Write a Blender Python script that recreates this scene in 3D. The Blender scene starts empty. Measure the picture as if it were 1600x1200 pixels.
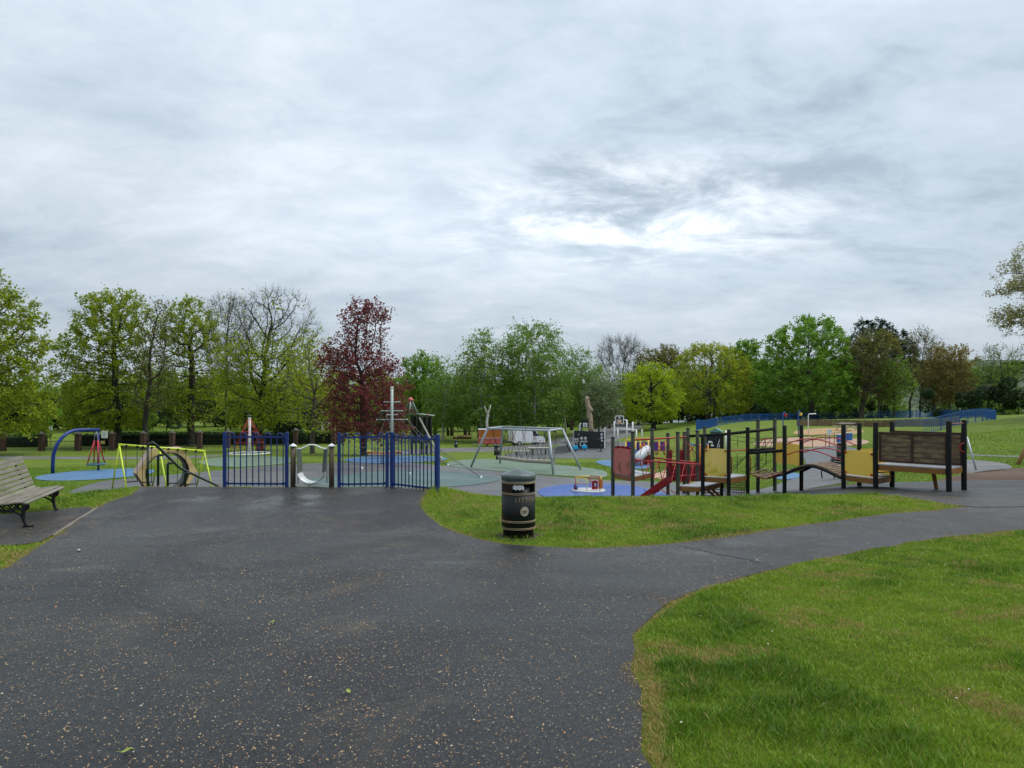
import bpy, bmesh, math, random
import numpy as np
from mathutils import Vector, Matrix
from mathutils.geometry import delaunay_2d_cdt
PI = math.pi
random.seed(7); rng = np.random.default_rng(7)
scene = bpy.context.scene
COL = scene.collection

# ------------------------------------------------------------------ camera, sky, sun, exposure
FPX, HY = 1109.0, 625.0                     # focal length and horizon row of the 1600x1200 photograph
CAMZ = 1.65
cam_d = bpy.data.cameras.new('camera'); cam = bpy.data.objects.new('camera', cam_d); COL.objects.link(cam)
cam_d.sensor_width = 36.0; cam_d.lens = FPX/1600*36.0
cam_d.shift_y = (HY-600)/1600.0
cam_d.clip_start = 0.05; cam_d.clip_end = 9000
cam.location = (0, 0, CAMZ); cam.rotation_euler = (PI/2, 0, 0)
scene.camera = cam
SUN_EL, SUN_AZ = math.radians(60), math.radians(75)      # azimuth measured from +Y towards +X
sl = bpy.data.lights.new('sun', 'SUN'); so = bpy.data.objects.new('sun', sl); COL.objects.link(so)
sl.energy = 1.5; sl.angle = math.radians(50); sl.color = (1.0, .96, .9)
so.rotation_euler = Vector((math.sin(SUN_AZ)*math.cos(SUN_EL), math.cos(SUN_AZ)*math.cos(SUN_EL), math.sin(SUN_EL))).to_track_quat('Z', 'Y').to_euler()
scene.view_settings.view_transform = 'Standard'; scene.view_settings.look = 'None'
scene.view_settings.exposure = 0.95; scene.view_settings.gamma = 1.0
scene.cycles.max_bounces = 6; scene.cycles.diffuse_bounces = 3; scene.cycles.glossy_bounces = 2
scene.cycles.transmission_bounces = 3; scene.cycles.transparent_max_bounces = 6
scene.cycles.caustics_reflective = False; scene.cycles.caustics_refractive = False
scene.cycles.use_denoising = True

def make_world():
    w = bpy.data.worlds.new('World'); scene.world = w; w.use_nodes = True
    n, l = w.node_tree.nodes, w.node_tree.links; n.clear()
    def N(t, **k):
        o = n.new(t)
        for a, b in k.items(): setattr(o, a, b)
        return o
    def M(op, a, b=None, c=None):
        o = N('ShaderNodeMath', operation=op)
        for i, v in enumerate((a, b, c)):
            if v is None: continue
            if isinstance(v, (int, float)): o.inputs[i].default_value = v
            else: l.new(v, o.inputs[i])
        return o.outputs[0]
    tc = N('ShaderNodeTexCoord'); sp = N('ShaderNodeSeparateXYZ'); l.new(tc.outputs['Generated'], sp.inputs[0])
    x, y, z = sp.outputs
    zc = M('MAXIMUM', z, 0.0)
    den = M('ADD', zc, 0.30)
    cb = N('ShaderNodeCombineXYZ'); l.new(M('DIVIDE', x, den), cb.inputs[0]); l.new(M('DIVIDE', y, den), cb.inputs[1])
    def noise(scale, detail, rough, dist, off, stretch=(1, 1, 1), rot=0):
        mp = N('ShaderNodeMapping'); mp.inputs['Location'].default_value = off; mp.inputs['Scale'].default_value = stretch
        mp.inputs['Rotation'].default_value = (0, 0, rot)
        l.new(cb.outputs[0], mp.inputs[0])
        t = N('ShaderNodeTexNoise'); t.inputs['Scale'].default_value = scale; t.inputs['Detail'].default_value = detail
        t.inputs['Roughness'].default_value = rough; t.inputs['Distortion'].default_value = dist
        l.new(mp.outputs[0], t.inputs['Vector']); return t.outputs[0]
    n1 = noise(.95, 5, .5, .3, (3.1, 1.7, 0), (1, 1.3, 1), .5)
    n2 = noise(2.9, 6, .6, .5, (8, 2.2, 0), (.85, 1.25, 1), .9)
    n3 = noise(8.5, 6, .65, .4, (1, 5, 0), (.8, 1.25, 1), .7)
    c = M('ADD', M('MULTIPLY', n1, .50), M('ADD', M('MULTIPLY', n2, .33), M('MULTIPLY', n3, .17)))
    ramp = N('ShaderNodeValToRGB'); l.new(c, ramp.inputs[0])
    e = ramp.color_ramp.elements
    e[0].position = .37; e[0].color = (.35, .42, .495, 1)
    e[1].position = .65; e[1].color = (.73, .80, .87, 1)
    k = e.new(.45); k.color = (.485, .565, .645, 1)
    k = e.new(.55); k.color = (.60, .675, .75, 1)
    def smooth(v, a, b):
        mr = N('ShaderNodeMapRange', interpolation_type='SMOOTHSTEP'); l.new(v, mr.inputs[0]); mr.inputs[1].default_value = a; mr.inputs[2].default_value = b
        return mr.outputs[0]
    # far cloud merges into an even grey towards the horizon
    hz = smooth(zc, -.02, .13)
    base = N('ShaderNodeMix', data_type='RGBA'); l.new(hz, base.inputs[0]); base.inputs[6].default_value = (.445, .525, .615, 1); l.new(ramp.outputs[0], base.inputs[7])
    # thinner cloud round the hidden sun
    yc = M('MAXIMUM', y, .05); u = M('DIVIDE', x, yc); v = M('DIVIDE', z, yc)
    def ell(px, py, rx, ry):
        du = M('DIVIDE', M('SUBTRACT', u, (px-800)/FPX), rx/FPX); dv = M('DIVIDE', M('SUBTRACT', v, (HY-py)/FPX), ry/FPX)
        return smooth(M('ADD', M('MULTIPLY', du, du), M('MULTIPLY', dv, dv)), 1.0, 0.0)
    gl = M('MAXIMUM', ell(980, 335, 420, 150), M('MULTIPLY', ell(980, 345, 330, 75), 1.0))
    glow = M('MULTIPLY', ell(960, 320, 800, 300), 1.0)
    gn = noise(4.6, 8, .66, .5, (2.6, 7.3, 0), (.7, 1.1, 1), .5)
    gapf = M('MULTIPLY', smooth(gn, .40, .70), M('MAXIMUM', ell(985, 352, 270, 52), M('MULTIPLY', ell(1000, 330, 480, 130), .55)))
    add = N('ShaderNodeMix', data_type='RGBA', blend_type='MIX'); l.new(M('MULTIPLY', gapf, 1.0), add.inputs[0]); l.new(base.outputs[2], add.inputs[6]); add.inputs[7].default_value = (1.15, 1.18, 1.22, 1)
    # CIE-like overcast: brighter towards the zenith
    up = M('MULTIPLY_ADD', zc, .40, .505)
    warm = M('ADD', up, M('ADD', M('MULTIPLY', glow, .06), M('MULTIPLY', ell(880, 372, 700, 105), .05)))
    sc = N('ShaderNodeVectorMath', operation='SCALE'); l.new(add.outputs[2], sc.inputs[0]); l.new(warm, sc.inputs['Scale'])
    bgc = N('ShaderNodeBackground'); l.new(sc.outputs[0], bgc.inputs[0]); bgc.inputs[1].default_value = 1.0
    sky = N('ShaderNodeTexSky', sky_type='NISHITA'); sky.sun_disc = False; sky.sun_elevation = SUN_EL; sky.sun_rotation = SUN_AZ
    bgs = N('ShaderNodeBackground'); l.new(sky.outputs[0], bgs.inputs[0]); bgs.inputs[1].default_value = .07
    mx = N('ShaderNodeMixShader'); mx.inputs[0].default_value = .92; l.new(bgs.outputs[0], mx.inputs[1]); l.new(bgc.outputs[0], mx.inputs[2])
    out = N('ShaderNodeOutputWorld'); l.new(mx.outputs[0], out.inputs[0])
make_world()

# ------------------------------------------------------------------ materials
MATS = {}
def nodes_of(name):
    m = bpy.data.materials.new(name); m.use_nodes = True; nt = m.node_tree
    b = nt.nodes['Principled BSDF']
    return m, nt, b
def _noise(nt, vec, scale, detail=4, rough=.6, dist=0):
    t = nt.nodes.new('ShaderNodeTexNoise'); t.inputs['Scale'].default_value = scale; t.inputs['Detail'].default_value = detail
    t.inputs['Roughness'].default_value = rough; t.inputs['Distortion'].default_value = dist
    nt.links.new(vec, t.inputs['Vector']); return t.outputs[0]
def _ramp(nt, fac, stops, interp='LINEAR'):
    r = nt.nodes.new('ShaderNodeValToRGB'); nt.links.new(fac, r.inputs[0]); r.color_ramp.interpolation = interp
    e = r.color_ramp.elements
    for i, (p, c) in enumerate(stops):
        if isinstance(c, (int, float)): c = (c, c, c)
        k = e[i] if i < 2 else e.new(p)
        k.position = p; k.color = (*c, 1)
    return r.outputs[0]
def _mix(nt, fac, a, b, mode='MIX'):
    m = nt.nodes.new('ShaderNodeMix'); m.data_type = 'RGBA'; m.blend_type = mode
    for s, v in ((m.inputs[0], fac), (m.inputs[6], a), (m.inputs[7], b)):
        if isinstance(v, (int, float)): s.default_value = v
        elif isinstance(v, tuple): s.default_value = (*v, 1)
        else: nt.links.new(v, s)
    return m.outputs[2]
def _bump(nt, b, h, strength, dist=.01):
    bp = nt.nodes.new('ShaderNodeBump'); bp.inputs['Strength'].default_value = strength; bp.inputs['Distance'].default_value = dist
    nt.links.new(h, bp.inputs['Height']); nt.links.new(bp.outputs[0], b.inputs['Normal'])
def _pos(nt, kind='Object', rnd=True):
    tc = nt.nodes.new('ShaderNodeTexCoord'); v = tc.outputs[kind] if kind != 'World' else None
    if kind == 'World': return nt.nodes.new('ShaderNodeNewGeometry').outputs['Position']
    if not rnd: return v
    oi = nt.nodes.new('ShaderNodeObjectInfo'); ad = nt.nodes.new('ShaderNodeVectorMath'); ad.operation = 'ADD'
    mu = nt.nodes.new('ShaderNodeMath'); mu.operation = 'MULTIPLY'; mu.inputs[1].default_value = 37.0
    nt.links.new(oi.outputs['Random'], mu.inputs[0]); nt.links.new(v, ad.inputs[0]); nt.links.new(mu.outputs[0], ad.inputs[1])
    return ad.outputs[0]
def mk(name, col, rough=.6, var=.25, scale=4, col2=None, at=(.5, .68), scale2=2.5, bump=0, bscale=60, metal=0, spec=.4, stretch=None, coat=0):
    """painted / worn surface: base colour varied by noise, a second (dirt, wear) colour in patches"""
    if name in MATS: return MATS[name]
    m, nt, b = nodes_of(name); v = _pos(nt)
    if stretch:
        mp = nt.nodes.new('ShaderNodeMapping'); mp.inputs['Scale'].default_value = stretch; nt.links.new(v, mp.inputs[0]); v = mp.outputs[0]
    c = _mix(nt, _noise(nt, v, scale), tuple(x*(1-var) for x in col), tuple(min(1, x*(1+var)) for x in col))
    if col2: c = _mix(nt, _ramp(nt, _noise(nt, v, scale2, 6, .65, .3), [(at[0], 0.0), (at[1], 1.0)]), c, col2)
    nt.links.new(c, b.inputs['Base Color'])
    r = _ramp(nt, _noise(nt, v, scale*2.3), [(.3, max(0, rough-.12)), (.7, min(1, rough+.12))])
    nt.links.new(r, b.inputs['Roughness'])
    b.inputs['Metallic'].default_value = metal; b.inputs['Specular IOR Level'].default_value = spec; b.inputs['Coat Weight'].default_value = coat
    if bump: _bump(nt, b, _noise(nt, v, bscale, 3), bump)
    MATS[name] = m; return m
def leafmat(name, c1, c2, c3=None, trans=.45):
    if name in MATS: return MATS[name]
    m, nt, b = nodes_of(name)
    at = nt.nodes.new('ShaderNodeAttribute'); at.attribute_name = 'lv'
    ps = _pos(nt, 'World')
    c = _mix(nt, at.outputs['Fac'], c1, c2)
    if c3: c = _mix(nt, _ramp(nt, _noise(nt, ps, .45, 3), [(.5, 0.0), (.68, 1.0)]), c, c3)
    nt.links.new(c, b.inputs['Base Color']); b.inputs['Roughness'].default_value = .55; b.inputs['Specular IOR Level'].default_value = .25
    tr = nt.nodes.new('ShaderNodeBsdfTranslucent'); nt.links.new(c, tr.inputs[0])
    mx = nt.nodes.new('ShaderNodeMixShader'); mx.inputs[0].default_value = trans
    nt.links.new(b.outputs[0], mx.inputs[1]); nt.links.new(tr.outputs[0], mx.inputs[2])
    nt.links.new(mx.outputs[0], nt.nodes['Material Output'].inputs[0])
    MATS[name] = m; return m

# ------------------------------------------------------------------ mesh helpers
class MB:
    def __init__(s): s.v = []; s.f = []; s.sm = []
    def add(s, vs, fs, smooth=False):
        o = len(s.v); s.v += [tuple(p) for p in vs]; s.f += [tuple(i+o for i in q) for q in fs]; s.sm += [smooth]*len(fs); return s
    def box(s, c, d, rz=0, R=None):
        R = R or Matrix.Rotation(rz, 3, 'Z'); c = Vector(c)
        vs = [c + R @ Vector((x*d[0]/2, y*d[1]/2, z*d[2]/2)) for x in (-1, 1) for y in (-1, 1) for z in (-1, 1)]
        return s.add(vs, [(0,1,3,2), (4,6,7,5), (0,4,5,1), (2,3,7,6), (0,2,6,4), (1,5,7,3)])
    def beam(s, a, b, w, h, up=(0, 0, 1)):
        """rectangular bar from a to b, w wide, h high"""
        a, b = Vector(a), Vector(b); t = (b-a).normalized(); sd = t.cross(Vector(up))
        if sd.length < 1e-4: sd = t.cross(Vector((0, 1, 0)))
        sd.normalize(); u = sd.cross(t)
        vs = [p + sd*(i*w/2) + u*(j*h/2) for p in (a, b) for i, j in ((-1,-1), (1,-1), (1,1), (-1,1))]
        return s.add(vs, [(3,2,1,0), (4,5,6,7), (0,1,5,4), (1,2,6,5), (2,3,7,6), (3,0,4,7)])
    def tube(s, pts, r, n=8, closed=False, caps=True):
        pts = [Vector(p) for p in pts]; m = len(pts); rs = r if isinstance(r, (list, tuple)) else [r]*m
        o = []; prev = None
        for i, p in enumerate(pts):
            if closed: t = pts[(i+1) % m]-pts[i-1]
            else: t = pts[min(i+1, m-1)]-pts[max(i-1, 0)]
            if t.length < 1e-9: t = Vector((0, 0, 1))
            t.normalize()
            if prev is None:
                a = Vector((0, 0, 1)) if abs(t.z) < .9 else Vector((1, 0, 0)); u = t.cross(a).normalized()
            else:
                u = prev - t*prev.dot(t)
                u = u.normalized() if u.length > 1e-6 else t.orthogonal().normalized()
            prev = u; w = t.cross(u)
            o += [p + (u*math.cos(2*PI*k/n)+w*math.sin(2*PI*k/n))*rs[i] for k in range(n)]
        fs = []
        for i in range(m if closed else m-1):
            j = (i+1) % m
            fs += [(i*n+k, i*n+(k+1) % n, j*n+(k+1) % n, j*n+k) for k in range(n)]
        s.add(o, fs, True)
        if caps and not closed:
            s.f += [tuple(len(s.v)-len(o)+k for k in reversed(range(n))), tuple(len(s.v)-n+k for k in range(n))]; s.sm += [False, False]
        return s
    def lathe(s, prof, c=(0, 0, 0), n=24, smooth=True):
        c = Vector(c); vs = []
        for r, z in prof: vs += [c+Vector((r*math.cos(2*PI*k/n), r*math.sin(2*PI*k/n), z)) for k in range(n)]
        fs = [(i*n+k, i*n+(k+1) % n, (i+1)*n+(k+1) % n, (i+1)*n+k) for i in range(len(prof)-1) for k in range(n)]
        s.add(vs, fs, smooth); o = len(s.v)-len(vs)
        if prof[0][0] > 1e-4: s.f.append(tuple(o+k for k in reversed(range(n)))); s.sm.append(False)
        if prof[-1][0] > 1e-4: s.f.append(tuple(len(s.v)-n+k for k in range(n))); s.sm.append(False)
        return s
    def slab(s, poly, off):
        """flat polygon given as 3-d points, thickened by vector off"""
        p = [Vector(q) for q in poly]; off = Vector(off); n = len(p)
        return s.add(p+[q+off for q in p], [tuple(reversed(range(n))), tuple(range(n, 2*n))]+[(i, (i+1) % n, n+(i+1) % n, n+i) for i in range(n)])
    def build(s, name, mat, parent=None, local=False, bevel=0, label=None):
        me = bpy.data.meshes.new(name)
        o3 = Vector(parent.location) if (parent is not None and not local) else Vector((0, 0, 0))
        if parent is not None and not local and parent.parent is not None: o3 = Vector((0, 0, 0))+parent_origin(parent)
        me.from_pydata([(p[0]-o3.x, p[1]-o3.y, p[2]-o3.z) for p in s.v], [], s.f)
        me.polygons.foreach_set('use_smooth', s.sm); me.update()
        return link(name, me, mat, parent, bevel, label)
def parent_origin(o):
    v = Vector((0, 0, 0))
    while o is not None: v += Vector(o.location); o = o.parent
    return v
def link(name, me, mat, parent=None, bevel=0, label=None):
    o = bpy.data.objects.new(name, me); COL.objects.link(o)
    if mat is not None and not me.materials: me.materials.append(mat)
    if parent is not None: o.parent = parent
    if bevel:
        b = o.modifiers.new('bevel', 'BEVEL'); b.width = bevel; b.segments = 2; b.limit_method = 'ANGLE'
    if label: o['label'] = label
    return o
def tag(o, label, cat, group=None, kind=None):
    o['label'] = label; o['category'] = cat
    if group: o['group'] = group
    if kind: o['kind'] = kind
    return o
def thing(name, label, cat, loc=(0, 0, 0), rz=0, group=None):
    o = bpy.data.objects.new(name, None); COL.objects.link(o); o.location = loc; o.rotation_euler = (0, 0, rz); o.empty_display_size = .2
    return tag(o, label, cat, group)
def copy_tree(o, parent=None):
    c = o.copy(); COL.objects.link(c); c.parent = parent
    for ch in o.children: copy_tree(ch, c)
    return c

# ------------------------------------------------------------------ terrain
CP = []                                           # (photo column, distance, drop below the camera)
for px in (-900, -500, 0, 400, 800, 1200, 1600, 2000, 2500):
    CP += [(px, 3.0, 1.65), (px, 5.5, 1.8)]
for px in (-900, -400, 100, 450, 700, 900): CP += [(px, 9.5, 2.03)]
for px in (1250, 1600, 2000, 2500): CP += [(px, 9.0, 1.97), (px, 11.2, 2.05)]
CP += [(40, 11.6, 2.1), (87, 13.3, 2.08), (-500, 12, 2.1), (300, 12.5, 2.08), (550, 12.5, 2.06), (780, 11, 2.1), (950, 12.5, 2.08),
       (150, 15, 2.02), (-100, 15, 2.15), (-600, 16, 2.3), (-100, 22, 3.0), (50, 28, 3.45), (-600, 28, 3.4)]
for px in (230, 350, 475, 600): CP += [(px, 15.0, 1.93), (px, 15.7, 1.91), (px, 17, 2.5), (px, 20, 3.2), (px, 26, 3.58)]
CP += [(120, 17.5, 2.45), (120, 20, 2.95), (683, 15.3, 1.95), (683, 17, 2.5), (683, 20, 3.2), (683, 26, 3.62)]
for px in (780, 900, 1050): CP += [(px, 14.9, 2.05), (px, 17, 2.68), (px, 21, 3.42)]
CP += [(1200, 15.2, 2.07), (1300, 15.4, 2.1), (1150, 13.5, 2.07), (1200, 18, 2.75), (1300, 18, 2.5), (1400, 16.5, 2.22), (1500, 13.7, 2.1),
       (1483, 19.4, 2.52), (1506, 20.1, 2.57), (1368, 20.8, 2.6), (1394, 21.6, 2.66), (1318, 21.9, 2.74), (1226, 24, 3.17), (1252, 25, 3.22),
       (1139, 24.6, 3.48), (989, 25.2, 3.65), (1128, 26.2, 3.55), (1500, 16.5, 2.3), (1600, 15, 2.2), (1600, 19, 2.42), (2000, 19, 2.4), (2500, 20, 2.3),
       (1590, 29, 2.6), (1600, 24, 2.5), (1550, 34, 2.7), (1600, 45, 2.2), (1600, 66, 1.45), (1500, 66, 2.25), (2000, 40, 1.8), (2500, 60, 1.0), (2000, 66, 1.0),
       (1450, 80, 2.5), (1300, 122, 3.3), (1220, 114, 3.24), (1160, 105, 3.28), (1400, 112, 2.88), (1450, 102, 2.5), (1500, 92, 2.4), (1090, 75, 3.2), (1555, 73, 2.25), (1640, 85, 1.5),
       (920, 29.8, 3.9), (860, 38, 4.0), (735, 42, 4.1), (895, 42, 4.1), (450, 30, 3.65), (600, 30, 3.7), (156, 25.6, 3.4), (320, 28, 3.72),
       (83, 41, 4.3), (390, 60, 4.7), (612, 51, 4.4), (568, 64, 5.0), (0, 53, 5.0), (60, 69, 5.6), (180, 85, 6.1), (-300, 85, 6.3), (-900, 85, 6.3), (-900, 40, 4.4),
       (350, 85, 6.0), (550, 90, 5.9), (765, 95.7, 6.3), (830, 100, 6.3), (900, 74, 5.2), (1020, 118, 5.0), (1100, 126, 3.8), (1250, 40, 3.6), (1300, 32, 3.3), (1300, 26, 3.0),
       (1322, 39.4, 3.2), (1250, 61, 3.6), (1400, 80, 2.9), (1250, 83, 3.0), (1060, 42, 4.0), (1060, 60, 4.5),
       (680, 125, 6.2), (800, 120, 6.2), (180, 148, 6.2), (-300, 150, 6.4), (400, 150, 6.3), (920, 120, 5.4), (1200, 140, 4.0), (1330, 140, 4.1), (1450, 140, 3.8), (1600, 140, 3.2), (2200, 140, 2.5)]
for px in (-900, 0, 500, 900): CP += [(px, 220, 7), (px, 450, 9), (px, 900, 11), (px, 1700, 14), (px, 3400, 16)]
for px in (1150, 1350, 1500, 1700, 2500): CP += [(px, 220, 8), (px, 330, 14.5), (px, 480, 14.5), (px, 650, 14), (px, 850, 8), (px, 1750, -96), (px, 3400, -150)]
_cp = np.array(CP, float)
_cu = (_cp[:, 0]-800)/FPX; _cv = np.log(_cp[:, 1])*1.0
def _phi(du, dv): return np.sqrt(du*du+dv*dv+.05**2)
_A = _phi(_cu[:, None]-_cu[None], _cv[:, None]-_cv[None])
_n = len(_cp); _K = np.zeros((_n+1, _n+1)); _K[:_n, :_n] = _A + np.eye(_n)*-.002; _K[:_n, _n] = 1; _K[_n, :_n] = 1
_w = np.linalg.solve(_K, np.append(_cp[:, 2], 0))
def drop_uv(u, d):
    u = np.clip(np.atleast_1d(u).astype(float), -1.55, 1.55); d = np.clip(np.atleast_1d(d).astype(float), 2.5, 3400)
    out = np.empty(len(u)); v = np.log(d)
    for i in range(0, len(u), 20000):
        s = slice(i, i+20000)
        out[s] = _phi(u[s, None]-_cu[None], v[s, None]-_cv[None]) @ _w[:_n] + _w[_n]
    return out
def zs(x, y):
    x = np.atleast_1d(x).astype(float); y = np.atleast_1d(y).astype(float); yy = np.maximum(y, 2.5)
    return CAMZ - drop_uv(x/yy, yy)
def zg(x, y): return float(zs([x], [y])[0])
def at(px, d, dz=0.0):
    """point on the ground at distance d in the photo column px"""
    x = (px-800)/FPX*d
    return Vector((x, d, zg(x, d)+dz))
def W(px, py, d): return Vector(((px-800)/FPX*d, d, CAMZ-(py-HY)/FPX*d))
_DS = np.exp(np.linspace(math.log(2.6), math.log(2500), 1500))
def G(px, py, dmin=2.6, dmax=2500):
    """where the view ray through a photo pixel first meets the ground beyond dmin"""
    u = (px-800)/FPX; ds = _DS[(_DS >= dmin) & (_DS <= dmax)]
    g = drop_uv(np.full(len(ds), u), ds); ray = (py-HY)/FPX*ds
    i = np.nonzero(ray >= g)[0]
    d = ds[i[0]] if len(i) else ds[np.argmin(g-ray)]
    return at(px, d)

def resample(poly, step, closed=True):
    out = []; n = len(poly)
    for i in range(n if closed else n-1):
        a = Vector(poly[i][:2]); b = Vector(poly[(i+1) % n][:2]); k = max(1, int((b-a).length/(step*max(1, .07*a.length))))
        out += [a.lerp(b, j/k) for j in range(k)]
    return out
def smooth_poly(p, it=2):
    for _ in range(it):
        q = []
        for i in range(len(p)):
            a, b = Vector(p[i]), Vector(p[(i+1) % len(p)]); q += [a*.75+b*.25, a*.25+b*.75]
        p = q
    return p
def inside(px, py, poly):
    poly = np.array([(p[0], p[1]) for p in poly]); r = np.zeros(len(px), bool); j = len(poly)-1
    for i in range(len(poly)):
        xi, yi = poly[i]; xj, yj = poly[j]
        c = ((yi > py) != (yj > py)) & (px < (xj-xi)*(py-yi)/((yj-yi) if yj != yi else 1e-12)+xi)
        r ^= c; j = i
    return r
REG = []                                          # name, polygon (xy), layer
def region(name, pix, mat, layer, dmin=2.6, sm=2, wob=0.0, xy=None):
    p = [tuple(q) for q in xy] if xy else []
    for t in pix:
        if len(t) == 3: q = at(t[0], t[2])
        else: q = G(t[0], t[1], dmin)
        p.append((q.x, q.y))
    p = smooth_poly(p, sm) if sm else [Vector(q) for q in p]
    p = resample(p, .35)
    if wob:
        p = [q+Vector((random.gauss(0, wob), random.gauss(0, wob))) for q in p]
    REG.append((name, p, mat, layer)); return p

def grass_ground():
    m, nt, b = nodes_of('lawn_soil'); p = _pos(nt, 'World')
    n1 = _noise(nt, p, .35, 5, .6, .4); n2 = _noise(nt, p, 3.0, 6, .65); n3 = _noise(nt, p, 16, 6, .75)
    c = _ramp(nt, n1, [(.32, (.085, .155, .012)), (.5, (.125, .205, .015)), (.68, (.17, .24, .02))])
    c = _mix(nt, _ramp(nt, n2, [(.38, 0.0), (.72, .75)]), c, (.225, .255, .030))
    c = _mix(nt, _ramp(nt, n3, [(.35, .75), (.65, 0.0)]), c, (.035, .062, .010))
    n4 = _noise(nt, p, 1.3, 8, .7, .3); c = _mix(nt, 1.0, c, _ramp(nt, n4, [(.32, .62), (.5, 1.0), (.68, 1.22)]), 'MULTIPLY')
    bare = _ramp(nt, _noise(nt, p, .8, 6, .7, .5), [(.66, 0.0), (.76, .8)])
    c = _mix(nt, bare, c, (.20, .16, .07))
    sy = nt.nodes.new('ShaderNodeSeparateXYZ'); nt.links.new(p, sy.inputs[0]); mr = nt.nodes.new('ShaderNodeMapRange'); nt.links.new(sy.outputs[1], mr.inputs[0]); mr.inputs[1].default_value = 500; mr.inputs[2].default_value = 900
    c = _mix(nt, mr.outputs[0], c, _mix(nt, _noise(nt, p, .02, 5, .7), (.045, .075, .045), (.085, .11, .06)))     # wooded ridge beyond the lake
    nt.links.new(c, b.inputs['Base Color']); b.inputs['Roughness'].default_value = .85; b.inputs['Specular IOR Level'].default_value = .15
    _bump(nt, b, n3, 1.0, .06); return m
def asphalt(name, base, wet, tint=(1, 1, 1), litter=.0, spec=.3, damp=()):
    m, nt, b = nodes_of(name); p = _pos(nt, 'World')
    n1 = _noise(nt, p, .30, 5, .6, .6); n2 = _noise(nt, p, 1.7, 5, .6); n3 = _noise(nt, p, 170, 2, .6)
    vo = nt.nodes.new('ShaderNodeTexVoronoi'); vo.inputs['Scale'].default_value = 82; nt.links.new(p, vo.inputs['Vector'])
    agg = _ramp(nt, vo.outputs['Color'], [(.15, .35), (.55, .9), (.93, 2.6)])
    c = _mix(nt, _ramp(nt, n1, [(.33, 0.0), (.67, 1.0)]), tuple(base*.6*t for t in tint), tuple(base*1.5*t for t in tint))
    c = _mix(nt, _ramp(nt, n2, [(.35, 0.0), (.75, .5)]), c, tuple(base*1.6*t for t in tint))
    c = _mix(nt, .9, c, agg, 'MULTIPLY')
    if litter:
        d = _ramp(nt, _noise(nt, p, .55, 6, .7, .8), [(.54, 0.0), (.72, litter)])
        c = _mix(nt, d, c, (.085, .066, .042))
    nt.links.new(c, b.inputs['Base Color'])
    wetn = _noise(nt, p, .42, 6, .6, .9)
    r = _ramp(nt, wetn, [(.40, wet[0]), (.50, (wet[0]+wet[1])/2), (.58, wet[1])])
    r = _mix(nt, .35, r, _ramp(nt, n3, [(.3, wet[0]), (.7, min(1, wet[1]+.2))]))
    wm = None
    for dx, dy, rx, ry in damp:                 # shallow hollows that stay wet longest
        mp = nt.nodes.new('ShaderNodeMapping'); mp.vector_type = 'TEXTURE'; mp.inputs['Location'].default_value = (dx, dy, 0); mp.inputs['Scale'].default_value = (rx, ry, 1e4); nt.links.new(p, mp.inputs[0])
        vl = nt.nodes.new('ShaderNodeVectorMath'); vl.operation = 'LENGTH'; nt.links.new(mp.outputs[0], vl.inputs[0])
        ad = nt.nodes.new('ShaderNodeMath'); ad.operation = 'MULTIPLY_ADD'; nt.links.new(n2, ad.inputs[0]); ad.inputs[1].default_value = 1.3; nt.links.new(vl.outputs['Value'], ad.inputs[2])
        k_ = _ramp(nt, ad.outputs[0], [(.7, .75), (1.8, 0.0)]); r = _mix(nt, k_, r, (.16, .16, .16)); wm = k_ if wm is None else _mix(nt, 1.0, wm, k_, 'LIGHTEN')
    nt.links.new(r, b.inputs['Roughness']); b.inputs['Specular IOR Level'].default_value = spec
    h = vo.outputs['Distance']
    if wm is not None: h = _mix(nt, 1.0, h, _ramp(nt, wm, [(0, 1.0), (1, .06)]), 'MULTIPLY')
    _bump(nt, b, h, .7, .006); return m
def wetpour(name, col, dark=.55):
    m, nt, b = nodes_of(name); p = _pos(nt, 'World')
    c = _mix(nt, _noise(nt, p, .6, 6, .65, .5), tuple(x*dark for x in col), tuple(x*1.25 for x in col))
    c = _mix(nt, _ramp(nt, _noise(nt, p, 2.2, 6, .7), [(.48, 0.0), (.7, .7)]), c, tuple(.45*x+.035 for x in col))
    c = _mix(nt, .35, c, _noise(nt, p, 60, 2), 'OVERLAY')
    nt.links.new(c, b.inputs['Base Color'])
    nt.links.new(_ramp(nt, _noise(nt, p, .5, 5), [(.35, .35), (.65, .75)]), b.inputs['Roughness']); return m
M_LAWN = grass_ground()
_dp = [(G(x, y), rx, ry) for x, y, rx, ry in ((390, 793, 1.0, 1.5), (345, 828, 1.0, .8), (480, 776, 1.6, 1.3), (570, 800, 1.3, .9), (215, 838, .9, .6), (1090, 866, 1.0, .7), (300, 782, 1.2, 1.0), (1250, 835, 1.0, .8), (440, 786, 3.2, 2.6), (1180, 850, 1.6, .9), (700, 880, 1.2, .6), (120, 890, .9, .6))]
M_ASPH = asphalt('damp_asphalt', .0105, (.26, .58), (.97, 1.0, 1.07), .5, .38, [(q.x, q.y, rx, ry) for q, rx, ry in _dp])
M_PAD = asphalt('worn_asphalt', .020, (.45, .7), (1.06, 1.0, .92), .8)
M_PLAY = asphalt('playground_asphalt', .062, (.25, .5), (.98, 1, 1.05), .2, .6)
M_PATH = asphalt('pale_path_asphalt', .10, (.4, .7), (1, 1, 1.0), .3)
M_BLUE = wetpour('blue_rubber', (.05, .15, .30)); M_BLUE2 = wetpour('deep_blue_rubber', (.028, .085, .31))
M_SAGE = wetpour('sage_rubber', (.11, .17, .115)); M_TEAL = wetpour('teal_rubber', (.055, .11, .105)); M_PEACH = wetpour('peach_rubber', (.36, .21, .125), .8)
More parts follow.
